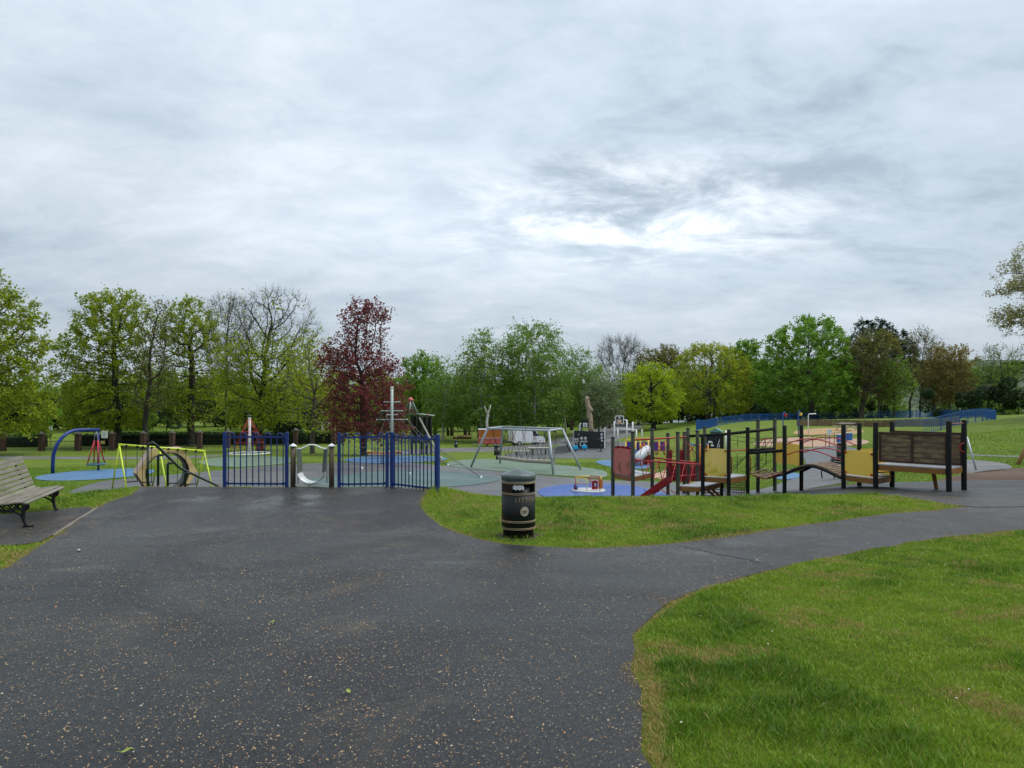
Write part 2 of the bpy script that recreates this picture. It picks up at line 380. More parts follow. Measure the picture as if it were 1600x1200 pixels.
M_ORANGE = wetpour('orange_sand', (.34, .20, .065), .8); M_BARK = asphalt('bark_chippings', .048, (.8, .95), (1.5, .95, .62), .6)

NEAR = [(0, 895), (40, 868), (85, 838), (118, 816), (150, 796), (180, 782), (212, 770), (216, None, 15.6), (240, None, 15.72), (345, None, 15.75), (600, None, 15.75), (640, None, 15.7), (664, None, 15.4),
        (666, None, 14.6), (660, 790), (670, 808), (700, 830), (760, 848), (880, 858), (1000, 856), (1100, 845), (1240, 825), (1350, 808), (1440, 800),
        (1503, 794), (1530, None, 14.6), (1650, None, 15.2), (2000, None, 16), (2400, None, 16), (2400, None, 12.4), (2000, None, 12.0), (1600, 828), (1500, 838), (1350, 862), (1200, 892), (1100, 920), (1030, 950), (995, 985),
        (985, 1030), (988, 1100), (1005, 1200)]
PATH = region('asphalt_path', NEAR, M_ASPH, 1, 2.6, 1, .032, xy=[(1.0, -8), (-16, -8), (-16, 3), (-9.5, 5.6)])
# put the behind-camera corner between the two ends in the right order
PAD = region('bench_pad', [(-260, 812), (-60, 810), (50, 803), (95, 797), (152, 793), (119, 815), (86, 837), (52, 852), (0, 855), (-120, 856), (-260, 858)], M_PAD, 2, 2.6, 1, .015)
TRAIL = region('climbing_trail_pad', [(1180, None, 23.0), (1225, None, 21.6), (1290, None, 18.4), (1340, None, 17.0), (1395, None, 16.0), (1440, None, 15.2), (1505, None, 13.9), (1600, None, 14.2), (1800, None, 16), (1800, None, 21), (1620, None, 22.0), (1530, None, 22.6), (1450, None, 23), (1390, None, 23.4), (1330, None, 24), (1250, None, 25.6), (1185, None, 25.5)], M_ASPH, 2, 2.6, 1, .02)
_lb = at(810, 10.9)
SOIL = region('bare_soil', [], asphalt('soil_contact_shade', .03, (.7, .9), (1.3, 1.0, .7), .5), 1, sm=0, wob=.04, xy=[(_lb.x+(.36+.07*math.sin(3*a+1))*math.cos(a), _lb.y+(.40+.08*math.sin(2*a))*math.sin(a)) for a in np.linspace(0, 2*PI, 22)[:-1]])  # bare soil at the bin foot, its dark brown also painting contact shade
region('playground_asphalt', [(88, 778), (144, 753), (215, 747), (330, 736), (460, 725), (560, 722), (640, 723), (700, 729), (800, 739), (900, 748), (960, 752), (1005, 752), (1100, 757), (1160, 767), (1185, 774),
       (1180, None, 23), (1000, None, 22), (800, None, 21), (683, None, 20), (400, None, 19), (230, None, 18.5), (120, None, 19.5)], M_PLAY, 1, 19.5)
region('playground_path', [(1150, 771), (1189, 775), (1250, 766), (1314, 757), (1350, 748), (1400, 737), (1400, 718), (1352, 708), (1330, 698), (1290, 697), (1245, 703), (1257, 716), (1262, 733), (1243, 748), (1200, 764), (1160, 768)], M_PLAY, 2, 20)
region('blue_safety_surface', [(50, 746), (90, 739), (160, 734), (215, 732), (244, 735), (236, 742), (180, 748), (120, 752), (62, 752)], M_BLUE, 3, 22)
region('sage_safety_surface', [(305, 722), (330, 716), (390, 713), (455, 715), (470, 722), (430, 727), (370, 731), (325, 729)], M_SAGE, 3, 25)
region('faded_blue_surface', [(530, 720), (560, 714), (640, 712), (690, 714), (705, 719), (640, 724), (570, 725)], M_BLUE, 3, 25)
region('teal_safety_surface', [(470, 750), (540, 742), (620, 734), (720, 739), (790, 748), (760, 757), (700, 762), (560, 766), (480, 762)], M_TEAL, 3, 21)
region('pale_green_surface', [(690, 724), (740, 717), (800, 719), (870, 727), (945, 735), (952, 745), (935, 748), (860, 743), (780, 737), (710, 731)], M_SAGE, 3, 25)
region('roundabout_surface', [(838, 767), (856, 761), (890, 757), (950, 756), (1005, 762), (1045, 772), (1058, 784), (1000, 793), (880, 788), (846, 776)], M_BLUE2, 3, 21.5)
region('plaza_paving', [(775, 714), (800, 706), (850, 700), (900, 694), (960, 690), (1010, 694), (1030, 712), (960, 717), (880, 716), (810, 718)], M_PLAY, 1, 40)
region('faded_blue_patch', [(925, 722), (945, 718), (990, 718), (1020, 724), (1010, 735), (960, 733)], M_BLUE, 2, 35)
region('tan_play_surface', [(1010, 743), (1050, 733), (1110, 733), (1140, 744), (1095, 752), (1030, 750)], M_PEACH, 2, 26)
region('blue_play_surface', [(1205, 748), (1218, 741), (1250, 739), (1252, 746), (1232, 751)], M_BLUE, 3, 26)
region('van_road', [(560, 707), (690, 700), (760, 699), (840, 693), (880, 684), (905, 686), (850, 700), (770, 706), (690, 706), (560, 713)], M_PATH, 1, 45)
region('park_path', [(858, 712), (880, 690), (905, 675), (960, 664), (1085, 653), (1086, 656), (1000, 667), (985, 680), (960, 690), (900, 705)], M_PATH, 1, 50)
region('left_park_path', [(-300, 712.5), (-100, 713), (100, 713), (250, 714), (345, 711), (347, 714), (250, 718), (100, 717), (-100, 717.5), (-300, 717)], M_PATH, 1, 40)
region('pool_floor', [(1165, 695), (1200, 687), (1250, 683), (1330, 684), (1365, 690), (1340, 697), (1240, 699)], M_PEACH, 2, 40)
region('sand_pit', [(1230, 678), (1262, 670), (1320, 668), (1352, 672), (1345, 679), (1280, 681)], M_ORANGE, 2, 50)
region('grey_apron', [(1395, 735), (1420, 722), (1500, 717), (1560, 722), (1588, 730), (1560, 737), (1480, 742)], M_PATH, 1, 20)
region('bark_patch', [(1440, 757), (1475, 748), (1530, 737), (1590, 731), (1700, 732), (1700, 757), (1600, 759), (1510, 759)], M_BARK, 1, 20.5)
region('hill_path', [(1360, 708), (1440, 708), (1520, 710), (1600, 713), (1800, 716), (1800, 719), (1600, 715.5), (1520, 712), (1440, 711), (1360, 711)], M_PATH, 1, 25)

def build_ground():
    pts = []
    ths = np.tan(np.radians(np.arange(-57, 57.01, .8)))
    d = 2.0
    ds = []
    while d < 3400: ds.append(d); d *= (1.028 if d < 60 else 1.05)
    for i, d in enumerate(ds):
        for j, t in enumerate(ths): pts.append((t*d+(.3*t*d*.014 if i % 2 else 0), d))
    for d in (-10, -6, -3, -1, .6):
        for x in np.linspace(-20, 20, 21): pts.append((x, d))
    for x, y in ((-5500, 3400), (5500, 3400), (-400, -300), (400, -300), (-120, -60), (120, -60), (-40, -20), (40, -20), (0, -30), (-60, 0), (60, 0), (0, -300), (-5500, -300), (5500, -300)): pts.append((x, y))
    edges = []
    for nm, p, mt, ly in REG:
        o = len(pts); n = len(p); pts += [(q.x, q.y) for q in p]; edges += [(o+i, o+(i+1) % n) for i in range(n)]
    vs, es, fs, _, _, _ = delaunay_2d_cdt([Vector(p) for p in pts], edges, [], 0, 1e-4)
    V = np.array([(v.x, v.y) for v in vs]); F = np.array([f for f in fs if len(f) == 3])
    Z = zs(V[:, 0], V[:, 1]); V3 = np.column_stack([V, Z]); C = V[F].mean(axis=1)
    def mk_obj(name, faces, mat, dz):
        used, inv = np.unique(faces, return_inverse=True); vv = V3[used].copy(); vv[:, 2] += dz
        ff = inv.reshape(-1, 3)
        # keep normals up
        a, b, c = vv[ff[:, 0]], vv[ff[:, 1]], vv[ff[:, 2]]
        flip = np.cross(b-a, c-a)[:, 2] < 0; ff[flip] = ff[flip][:, ::-1]
        me = bpy.data.meshes.new(name); me.from_pydata(vv.tolist(), [], ff.tolist()); me.polygons.foreach_set('use_smooth', [True]*len(ff)); me.update()
        o = link(name, me, mat); o['kind'] = 'structure'; return o
    mk_obj('ground', F, M_LAWN, 0)
    for nm, p, mt, ly in REG:
        mk_obj(nm, F[inside(C[:, 0], C[:, 1], p)], mt, .009*ly)
build_ground()
for nm, pl in (('tar_seam', [(1062, 855), (1090, 860), (1125, 868), (1158, 874), (1188, 881)]), ('tar_seam', [(118, 812), (150, 810), (200, 811)]), ('tar_seam', [(92, 842), (115, 840), (150, 839)])):
    q = [G(*t) for t in pl]; m_ = MB(); w_ = .012
    for a, b in zip(q[:-1], q[1:]): n_ = Vector((-(b-a).y, (b-a).x, 0)).normalized()*w_*(1 if nm else 1); up_ = Vector((0, 0, .0135)); m_.add([a-n_+up_, b-n_+up_, b+n_+up_, a+n_+up_], [(0, 1, 2, 3)])
    m_.build('tar_seam', mk('tar', (.010, .010, .011), .6) if pl[0][0] > 500 else mk('pale_joint', (.07, .068, .064), .8))['kind'] = 'structure'
# lake beyond the trees on the right
lm, nt, lb = nodes_of('lake_water'); lb.inputs['Base Color'].default_value = (.12, .15, .17, 1); lb.inputs['Roughness'].default_value = .12
_bump(nt, lb, _noise(nt, _pos(nt, 'World'), .6, 4), .25, .1)
lk = MB().add([(60, 300, CAMZ-12), (900, 300, CAMZ-12), (1300, 900, CAMZ-12), (120, 900, CAMZ-12)], [(0, 1, 2, 3)]).build('lake', lm); lk['kind'] = 'structure'

# ------------------------------------------------------------------ object materials
BLUE = mk('blue_gloss_paint', (.006, .030, .165), .4, .25, 3, (.015, .025, .08), (.6, .75), 3, .05, 40)
STEEL = mk('galvanised_steel', (.36, .40, .43), .45, .18, 5, (.25, .28, .30), metal=.35)
IRON = mk('black_cast_iron', (.006, .007, .008), .45, .3, 8, bump=.1)
GREENP = mk('dark_green_paint', (.010, .022, .016), .35, .3, 6)
LIME = mk('lime_paint', (.52, .66, .04), .4, .12, 3, (.35, .42, .05))
RED = mk('red_paint', (.40, .018, .025), .42, .2, 3, (.26, .03, .03))
DRED = mk('dark_red_panel', (.20, .008, .014), .4, .2, 3)
WHITE = mk('white_paint', (.72, .73, .73), .4, .06, 3, (.5, .5, .48), (.6, .8))
YEL = mk('yellow_panel', (.78, .52, .085), .5, .12, 2, (.34, .25, .03), (.62, .8), 2.5)
YELST = mk('stained_yellow_panel', (.75, .54, .15), .55, .12, 2, (.50, .40, .035), (.46, .58), 2.2)
ORG = mk('orange_paint', (.62, .20, .02), .45, .15, 2)
ORGWOOD = mk('orange_stained_board', (.22, .095, .018), .6, .25, 6, (.12, .06, .02), stretch=(1, 1, 6))
PURP = mk('purple_panel', (.07, .035, .25), .5, .2, 3)
PINK = mk('faded_red_panel', (.46, .135, .105), .6, .15, 2, (.15, .085, .025), (.5, .62), 2.2)
CYAN = mk('cyan_plastic', (.02, .40, .70), .4, .08, 2)
BLACK = mk('black_plastic', (.008, .009, .010), .45, .2, 5)
ROPE = mk('black_rope', (.012, .012, .014), .8, .3, 20)
RROPE = mk('red_rope', (.32, .025, .03), .75, .25, 20)
POSTM = mk('dark_stained_post', (.008, .0095, .008), .7, .45, 6, (.03, .034, .02), (.58, .75), 4, .15, 50, spec=.2, stretch=(1, 1, .3))
POSTL = mk('weathered_post', (.042, .048, .032), .7, .45, 6, (.10, .10, .06), (.5, .7), 4, .2, 50, stretch=(1, 1, .3))
DECK = mk('grey_deck_sheet', (.33, .35, .37), .4, .15, 3)
PLANK = mk('mossy_old_plank', (.125, .078, .056), .75, .5, 5, (.20, .165, .085), (.46, .6), 2.2, .4, 50, spec=.2)
FRAMEW = mk('dark_frame_timber', (.06, .032, .024), .75, .4, 5, bump=.3, spec=.2)
BENCHW = mk('weathered_bench_slat', (.185, .17, .14), .8, .4, 9, (.10, .105, .06), (.52, .68), 3, .35, 45, stretch=(1.2, .35, 1.2))
GATEWOOD = mk('gate_post_timber', (.12, .088, .055), .75, .35, 9, (.07, .06, .045), bump=.3, bscale=40, stretch=(1, 1, .2))
BRICK = None
def brickmat():
    m, nt, b = nodes_of('red_brickwork'); v = _pos(nt, 'Object', False)
    mp = nt.nodes.new('ShaderNodeMapping'); mp.inputs['Rotation'].default_value = (PI/2, 0, 0); nt.links.new(v, mp.inputs[0])
    t = nt.nodes.new('ShaderNodeTexBrick'); nt.links.new(mp.outputs[0], t.inputs[0]); t.inputs['Scale'].default_value = 1
    t.inputs['Color1'].default_value = (.075, .03, .02, 1); t.inputs['Color2'].default_value = (.05, .022, .016, 1); t.inputs['Mortar'].default_value = (.08, .068, .058, 1)
    t.inputs['Brick Width'].default_value = .225; t.inputs['Row Height'].default_value = .075; t.inputs['Mortar Size'].default_value = .008
    nt.links.new(t.outputs[0], b.inputs['Base Color']); b.inputs['Roughness'].default_value = .85; return m
BRICK = brickmat()
STONE = mk('coping_stone', (.14, .13, .115), .85, .25, 4)
HEADS = mk('white_wall_paint', (.7, .72, .74), .6, .05)
CONC = mk('pale_concrete', (.38, .37, .33), .8, .2, 4)
def arc(c, r, a0, a1, n, ax=(1, 0, 0), ay=(0, 0, 1)):
    c, ax, ay = Vector(c), Vector(ax), Vector(ay)
    return [c+ax*(r*math.cos(a0+(a1-a0)*i/n))+ay*(r*math.sin(a0+(a1-a0)*i/n)) for i in range(n+1)]

# ------------------------------------------------------------------ bench on the left
def bench_iron(root, y, mat):
    m = MB(); X = lambda a, b: (a, y, b)
    m.tube([X(.03, .0), X(-.005, .05), X(-.03, .14), X(-.035, .24), X(-.02, .33), X(0, .385)], [.03, .024, .026, .03, .032, .03], 7)
    m.tube([X(-.74, .0), X(-.67, .05), X(-.58, .16), X(-.50, .28), X(-.44, .36)], [.03, .024, .026, .03, .03], 7)
    m.box((.035, y, .012), (.15, .06, .024)); m.box((-.75, y, .012), (.15, .06, .024))
    m.tube([X(.02, .40), X(-.10, .405), X(-.25, .385), X(-.40, .375), X(-.46, .40), X(-.50, .50), X(-.56, .68), X(-.63, .86), X(-.66, .97)], .021, 7)
    m.tube([X(-.03, .15), X(-.08, .215), X(-.17, .265), X(-.27, .28), X(-.37, .265), X(-.47, .215), X(-.55, .15)], .017, 7)
    for cx, cz, r in ((-.045, .345, .062), (-.165, .335, .046), (-.265, .33, .043), (-.365, .325, .042)):
        m.tube(arc(X(cx, cz), r, 0, 2*PI, 14)[:-1], .012, 5, closed=True)
        for k in range(4): m.tube(arc(X(cx+.5*r*math.cos(k*PI/2), cz+.5*r*math.sin(k*PI/2)), r*.42, 0, 2*PI, 8)[:-1], .006, 4, closed=True)
    m.tube(arc(X(-.03, .345), .075, 0, 2*PI, 16)[:-1], .016, 6, closed=True)
    for i in range(9): m.box((-.06-.05*i, y, .285), (.012, .02, .035))
    m.build('cast_iron_leg_frame', mat, root, True)
b0 = at(40, 11.6)
bench = thing('park_bench', 'weathered grey slatted bench with black cast iron legs beside the path', 'bench', b0+Vector((0, 0, .02)), math.radians(19.5))
for y in (0.0, 1.8): bench_iron(bench, y, IRON)
prof = [(.035, .405, -12), (-.045, .425, 0), (-.125, .42, 8), (-.205, .41, 9), (-.285, .402, 6), (-.36, .405, -8),
        (-.425, .44, -50), (-.462, .515, -66), (-.488, .595, -70), (-.517, .675, -70), (-.547, .755, -70), (-.577, .835, -70), (-.607, .915, -70), (-.635, .985, -72)]
for i, (sx, sz, a) in enumerate(prof):
    m = MB().box((sx, 1.0+random.gauss(0, .004), sz+random.gauss(0, .002)), (.066, 2.3, .026), R=Matrix.Rotation(math.radians(-a), 3, 'Y') @ Matrix.Rotation(random.gauss(0, .003), 3, 'Z'))
    m.build('slat', BENCHW, bench, True, .005)
# concrete edging between bench pad and path
e = [G(82, 838), G(118, 815), G(151, 795)]
tag(MB().tube([q+Vector((0, 0, -.01)) for q in e], .035, 6).build('edging_kerb', mk('edging_concrete', (.16, .145, .12), .85, .3, 9, bump=.3)), 'thin concrete edging strip between the bench pad and the path', 'kerb')

# ------------------------------------------------------------------ litter bin
def bend(x, z, R, a0): a = a0 + x/R; return (R*math.sin(a), -R*math.cos(a), z)
LB = at(810, 10.9); BR = .258
BINM = mk('bin_green_rust', (.006, .011, .009), .5, .3, 5, (.036, .012, .008), (.50, .62), 3.6, .3, 30, spec=.25)
GOLD = mk('faded_gold', (.34, .25, .14), .5, .3, 25, (.12, .10, .07))
lbin = thing('litter_bin', 'round dark green litter bin with domed lid on the grass', 'bin', LB)
F0 = math.radians(22)
MB().lathe([(.215, 0), (.235, .01), (.235, .13), (BR, .14), (BR, .70), (.225, .70), (.225, .16)], LB, 48).build('body', BINM, lbin)
n = 48; walls = [MB(), MB()]
for k in range(n):
    a0, a1 = 2*PI*k/n, 2*PI*(k+1)/n; am = (a0+a1)/2
    off = min(abs((am-(F0+q)+PI) % (2*PI)-PI) for q in (0, PI))
    if off < .78: continue
    P = lambda a, z, r: LB+Vector((r*math.sin(a), -r*math.cos(a), z))
    vs = [P(a, z, r) for z in (.70, .84) for r in (BR-.001, BR-.02) for a in (a0, a1)]
    walls[int(math.sin(am-F0) > 0)].add(vs, [(0,1,5,4), (3,2,6,7), (0,4,6,2), (1,3,7,5)], True)
for m in walls: m.build('aperture_wall', BINM, lbin)
MB().lathe([(BR, .84), (BR, .875), (BR-.005, .878), (BR+.006, .882), (BR+.006, .955), (BR-.004, .964), (.2, .985), (.14, 1.012), (.07, 1.032), (.02, 1.04), (0, 1.041)], LB, 48).build('domed_lid', mk('lid_paint', (.07, .10, .095), .3, .2, 6, (.03, .045, .04)), lbin)
MB().lathe([(.2, .3), (.2, .79), (.19, .79), (.19, .3)], LB, 24).build('liner', BLACK, lbin)
bag = MB(); BP = lambda a, z, r=.236: LB+Vector((r*math.sin(F0+a), -r*math.cos(F0+a), z))
rows = []
for i in range(9):
    a = -.72+.085*i; rows.append((a, .748+.012*math.sin(i*2.2), .815-.004*math.cos(i*1.7)-(.012 if i in (0, 8) else 0)))
vs = [BP(a, z, .243+.006*math.sin(i*1.9+j)) for j in (0, 1) for i, (a, z0, z1) in enumerate(rows) for z in ((z0, z1)[j],)]
bag.add(vs+[v*1.0+Vector((math.sin(F0)*-.02, math.cos(F0)*.02, 0)) for v in vs], [(i, i+1, 10+i, 9+i) for i in range(8)]+[(18+9+i, 18+10+i, 18+i+1, 18+i) for i in range(8)], True).build('bin_bag', mk('white_polythene', (.62, .63, .64), .35, .08), lbin)
for z in (.853, .838, .690, .672, .270, .252, .163, .145):
    m = MB(); m.tube([LB+Vector((math.cos(2*PI*k/48)*(BR+.001), math.sin(2*PI*k/48)*(BR+.001), z)) for k in range(48)], .0055, 5, closed=True); m.build('gold_band', GOLD, lbin)
def text_mesh(body, size):
    cu = bpy.data.curves.new('txt', 'FONT'); cu.body = body; cu.size = size; cu.align_x = 'CENTER'; cu.resolution_u = 2; cu.extrude = .003; cu.offset = .0012; cu.space_character = 1.35
    o = bpy.data.objects.new('txt', cu); COL.objects.link(o); dg = bpy.context.evaluated_depsgraph_get()
    me = bpy.data.meshes.new_from_object(o.evaluated_get(dg)); vs = [tuple(v.co) for v in me.vertices]; fs = [tuple(p.vertices) for p in me.polygons]
    bpy.data.objects.remove(o); bpy.data.meshes.remove(me); return vs, fs
tv, tf = text_mesh('LITTER', .082)
vs = []
for x, y, z in tv:
    a = F0+.03 + x/BR; r = BR+.002+z; vs.append(LB+Vector((r*math.sin(a), -r*math.cos(a), .565+y)))
MB().add(vs, tf).build('litter_lettering', GOLD, lbin, label='gold capital letters LITTER')
vs = [LB+Vector(((BR+.004)*math.sin(F0-.02+.066*math.cos(2*PI*k/24)/BR), -(BR+.004)*math.cos(F0-.02+.066*math.cos(2*PI*k/24)/BR), .423+.072*math.sin(2*PI*k/24))) for k in range(24)]
ctr = LB+Vector(((BR+.004)*math.sin(F0-.02), -(BR+.004)*math.cos(F0-.02), .423))
emb = MB().add(vs+[ctr], [(k, (k+1) % 24, 24) for k in range(24)]).build('round_emblem', mk('emblem_cream', (.42, .39, .29), .55, .2, 30, (.25, .22, .15)), lbin)
m = MB()
for pl in ([(-.034, -.018), (-.034, .014), (-.02, .0), (-.006, .014), (-.006, -.018)], [(.008, -.018), (.008, .02), (.022, .02), (.034, .008), (.03, -.018)], [(-.04, -.03), (.04, -.03)]):
    m.tube([LB+Vector(((BR+.006)*math.sin(F0-.02+x/BR), -(BR+.006)*math.cos(F0-.02+x/BR), .423+z)) for x, z in pl], .004, 4)
m.build('emblem_marks', mk('emblem_brown', (.10, .06, .035), .6), emb)

# ------------------------------------------------------------------ blue bow-top fence and gate
_hoop = {}
def bow_fence(pa, pb, nh, label, posts=(1, 1), group='blue bow top fence panels'):
    pa, pb = Vector(pa), Vector(pb); z = (pa.z+pb.z)/2; L = (pb-pa).xy.length; rz = math.atan2(pb.y-pa.y, pb.x-pa.x)
    r = thing('bow_top_fence_panel', label, 'fence', Vector((pa.x, pa.y, pa.z)), rz, group); dz = pb.z-pa.z
    for k, x in enumerate((0, L)):
        if posts[k]: MB().box((x, 0, .59+dz*x/L), (.066, .066, 1.24)).build('post', BLUE, r, True, .006)
    for zz in (1.105, .075):
        MB().beam((.03, 0, zz+dz*.03/L), (L-.03, 0, zz+dz*(1-.03/L)), .012, .04).build('rail', BLUE, r, True)
        for s, x in ((1, .03), (-1, L-.03)): MB().box((x+s*.03, -.008, zz+.012+dz*x/L), (.075, .012, .05)).build('rail_bracket', BLUE, r, True)
    sp = (L-.16)/(2*nh-1); key = round(sp, 4)
    if key not in _hoop:
        rr = sp/2
        pts = [(-rr, 0, .02), (-rr, 0, .6)] + arc((0, 0, 1.125), rr, PI, 0, 8) + [(rr, 0, .6), (rr, 0, .02)]
        mb = MB().tube(pts, .0125, 7); me = bpy.data.meshes.new('hoop_bar'); me.from_pydata([tuple(v) for v in mb.v], [], mb.f); me.polygons.foreach_set('use_smooth', mb.sm); me.materials.append(BLUE); _hoop[key] = me
    for i in range(nh):
        x = .08+sp*(2*i)+sp/2; o = link('hoop_bar', _hoop[key], None, r); o.location = (x, .004, dz*x/L)
    return r
D0 = 15.62
bow_fence(at(351, D0), at(448, D0), 5, 'blue bow top fence panel left of the timber post gate')
bow_fence(at(530, D0), at(605, D0), 4, 'blue bow top fence panel just right of the timber post gate')
bow_fence(at(612.5, D0-.03), at(684, 14.75), 6, 'blue bow top fence panel angled towards the litter bin, ending in grass')
gp = at(488, D0+.05)
gt = thing('access_gate', 'narrow steel access gate with U shaped opening between two capped timber posts', 'gate', gp)
for s in (-1, 1):
    MB().tube([(s*.425, 0, -.05), (s*.425, 0, .90)], .058, 12).build('timber_post', GATEWOOD, gt, True)
    MB().lathe([(.085, .895), (.085, .915), (.03, .95), (.012, .958), (.012, .968), (0, .97)], (s*.425, 0, 0), 14).build('post_cap', WHITE, gt, True)
MB().tube([(-.38, 0, .845), (-.245, 0, .845), (-.07, 0, .93), (.0, 0, .932), (.06, 0, .925), (.23, 0, .85), (.38, 0, .85)], .017, 8).build('top_rail', WHITE, gt, True)
MB().beam((-.38, 0, .055), (.38, 0, .07), .05, .02).build('bottom_rail', WHITE, gt, True)
for s in (-1, 1): MB().beam((s*.32, 0, .06), (s*.32, 0, .845), .022, .03, (0, 1, 0)).build('upright', STEEL, gt, True)
def trough(pr, y, mat, nm):
    m = MB(); nn = len(pr)
    vs = [(x, yy, z) for yy in (-y, y) for x, z in pr]+[(x*1.03, yy, z-.012) for yy in (-y, y) for x, z in pr]
    fs = [(i, i+1, nn+i+1, nn+i) for i in range(nn-1)]+[(2*nn+i+1, 2*nn+i, 3*nn+i, 3*nn+i+1) for i in range(nn-1)]+[(i, 2*nn+i, 2*nn+i+1, i+1) for i in range(nn-1)]+[(nn+i+1, 3*nn+i+1, 3*nn+i, nn+i) for i in range(nn-1)]
    m.add(vs, fs, True).build(nm, mat, gt, True)
SIDEP = mk('dull_green_steel', (.10, .115, .10), .45, .2, 5, metal=.2)
trough([(-.27, .31), (-.245, .245), (-.20, .19), (-.14, .145), (-.06, .118), (.02, .112), (.10, .13), (.17, .17), (.225, .22), (.255, .28), (.27, .33)], .19, mk('brushed_steel', (.66, .68, .68), .35, .1, 6, metal=.15), 'curved_steel_trough')
for s in (-1, 1): MB().slab([(s*.30, -.17, .83), (s*.30, .17, .83), (s*.272, .19, .34), (s*.272, -.19, .34)], (s*-.008, 0, 0)).build('side_plate', SIDEP, gt, True)

# handrail of the steps going down
hr = thing('step_handrail', 'dark green tubular handrail going down steps behind the path edge', 'handrail', at(236, 15.95))
pts = [W(231, 697, 15.9), W(233, 694, 15.9), W(238, 691.5, 15.9), W(243, 695, 16), W(281.5, 731.5, 16.3), W(340, 759, 16.7), W(352, 766, 16.8)]
MB().tube(pts, [.03, .03, .034, .032, .03, .026, .026], 9).build('rail', GREENP, hr)
for px, py, d in ((231, 697, 15.9), (247, 711, 16.05), (262, 723.5, 16.15), (289, 739.5, 16.35)):
    top = W(px, py, d); g = at(px, d); m = MB()
    m.tube([g-Vector((0, 0, .1)), top-Vector((0, 0, .03)), top+Vector((.02, 0, 0)), top+Vector((.11, 0, -.005))] if px > 240 else [g-Vector((0, 0, .1)), top], .028, 8); m.build('post', GREENP, hr)

# ------------------------------------------------------------------ lime green swing frame
A, B = W(185, 694.5, 25.6), W(321, 705, 28.0); ls = thing('toddler_swing_frame', 'lime green two bay A frame swing behind the step handrail', 'swing', at(246, 26.7))
MB().tube([A, B], .04, 10).build('top_bar', LIME, ls)
dirb = (B-A).normalized(); perp = Vector((dirb.y, -dirb.x, 0)).normalized()
for t in (.01, .45, .985):
    p = A.lerp(B, t)
    for s in (-1, 1):
        q = p+perp*(s*.78); q.z = zg(q.x, q.y); MB().tube([p-Vector((0, 0, .02)), q], .028, 8).build('leg', LIME, ls)
for t0, t1 in ((.08, .20), (.26, .36), (.55, .66), (.76, .88)):
    s0, s1 = A.lerp(B, t0), A.lerp(B, t1); h = 1.32
    for s in (s0, s1):
        MB().tube([s+Vector((0, 0, .02)), s-Vector((0, 0, .06))], .055, 8).build('bearing', BLACK, ls)
        MB().tube([s-Vector((0, 0, .05)), s-Vector((0, 0, h))], .011, 5).build('chain', ROPE, ls)
    mid = (s0+s1)/2-Vector((0, 0, h)); ln = (s1-s0).xy.length
    MB().box(mid, (ln, .2, .035), math.atan2(dirb.y, dirb.x)).build('rubber_seat', BLACK, ls, bevel=.01)

# hexagonal climbing tunnel
hd = 27.4; hp = at(258, hd); hx = thing('hexagon_tunnel', 'yellow hexagonal play tunnel with round black hole behind the lime swing', 'play tunnel', hp, math.radians(38))
R = 1.06; hz = R*.866; TH = .85
hexp = [(R*math.cos(k*PI/3), R*math.sin(k*PI/3)+hz) for k in range(6)]
def hexface(y, nm, mat):
    m = MB(); n = 36; vs = []
    for k in range(n):
        a = 2*PI*k/n; vs.append((.74*math.cos(a), y, hz+.74*math.sin(a)))
    for k in range(n):
        a = 2*PI*k/n; aa = (a % (PI/3))-PI/6; rr = hz/math.cos(aa); vs.append((rr*math.cos(a), y, hz+rr*math.sin(a)))
    vs += [(x, y+.04*(1 if y > 0 else -1)*-1, z) for x, _, z in vs]
    fs = [(k, (k+1) % n, n+(k+1) % n, n+k) for k in range(n)]+[(2*n+k, 3*n+k, 3*n+(k+1) % n, 2*n+(k+1) % n) for k in range(n)]
    fs += [(k, 2*n+k, 2*n+(k+1) % n, (k+1) % n) for k in range(n)]
    m.add(vs, fs).build(nm, mat, hx, True)
HY1 = mk('faded_yellow_ply', (.60, .46, .20), .55, .12, 2, (.36, .24, .08)); HSIDE = mk('pinkish_ply', (.46, .33, .26), .55, .15, 2, (.25, .17, .13)); HDARK = mk('maroon_ply', (.085, .022, .018), .5, .2, 3)
hexface(-TH/2, 'front_panel', HY1); hexface(TH/2, 'back_panel', HY1)
for k in range(6):
    a, b = hexp[k], hexp[(k+1) % 6]
    MB().slab([(a[0], -TH/2+.045, a[1]), (b[0], -TH/2+.045, b[1]), (b[0], TH/2-.045, b[1]), (a[0], TH/2-.045, a[1])], (-.03*math.cos((k+.5)*PI/3), 0, -.03*math.sin((k+.5)*PI/3))).build('side_board', (HSIDE, HSIDE, HSIDE, HDARK, HDARK, HDARK)[k], hx, True)
m = MB(); n = 36
vs = [(r*math.cos(2*PI*k/n), y, hz+r*math.sin(2*PI*k/n)) for r in (.735, .77) for y in (-TH/2-.02, TH/2+.02) for k in range(n)]
m.add(vs, [(n+k, n+(k+1) % n, (k+1) % n, k) for k in range(n)]+[(2*n+k, 2*n+(k+1) % n, 3*n+(k+1) % n, 3*n+k) for k in range(n)]+[(k, (k+1) % n, 2*n+(k+1) % n, 2*n+k) for k in range(n)]+[(n+(k+1) % n, n+k, 3*n+k, 3*n+(k+1) % n) for k in range(n)], True).build('tunnel_lining', BLACK, hx, True)

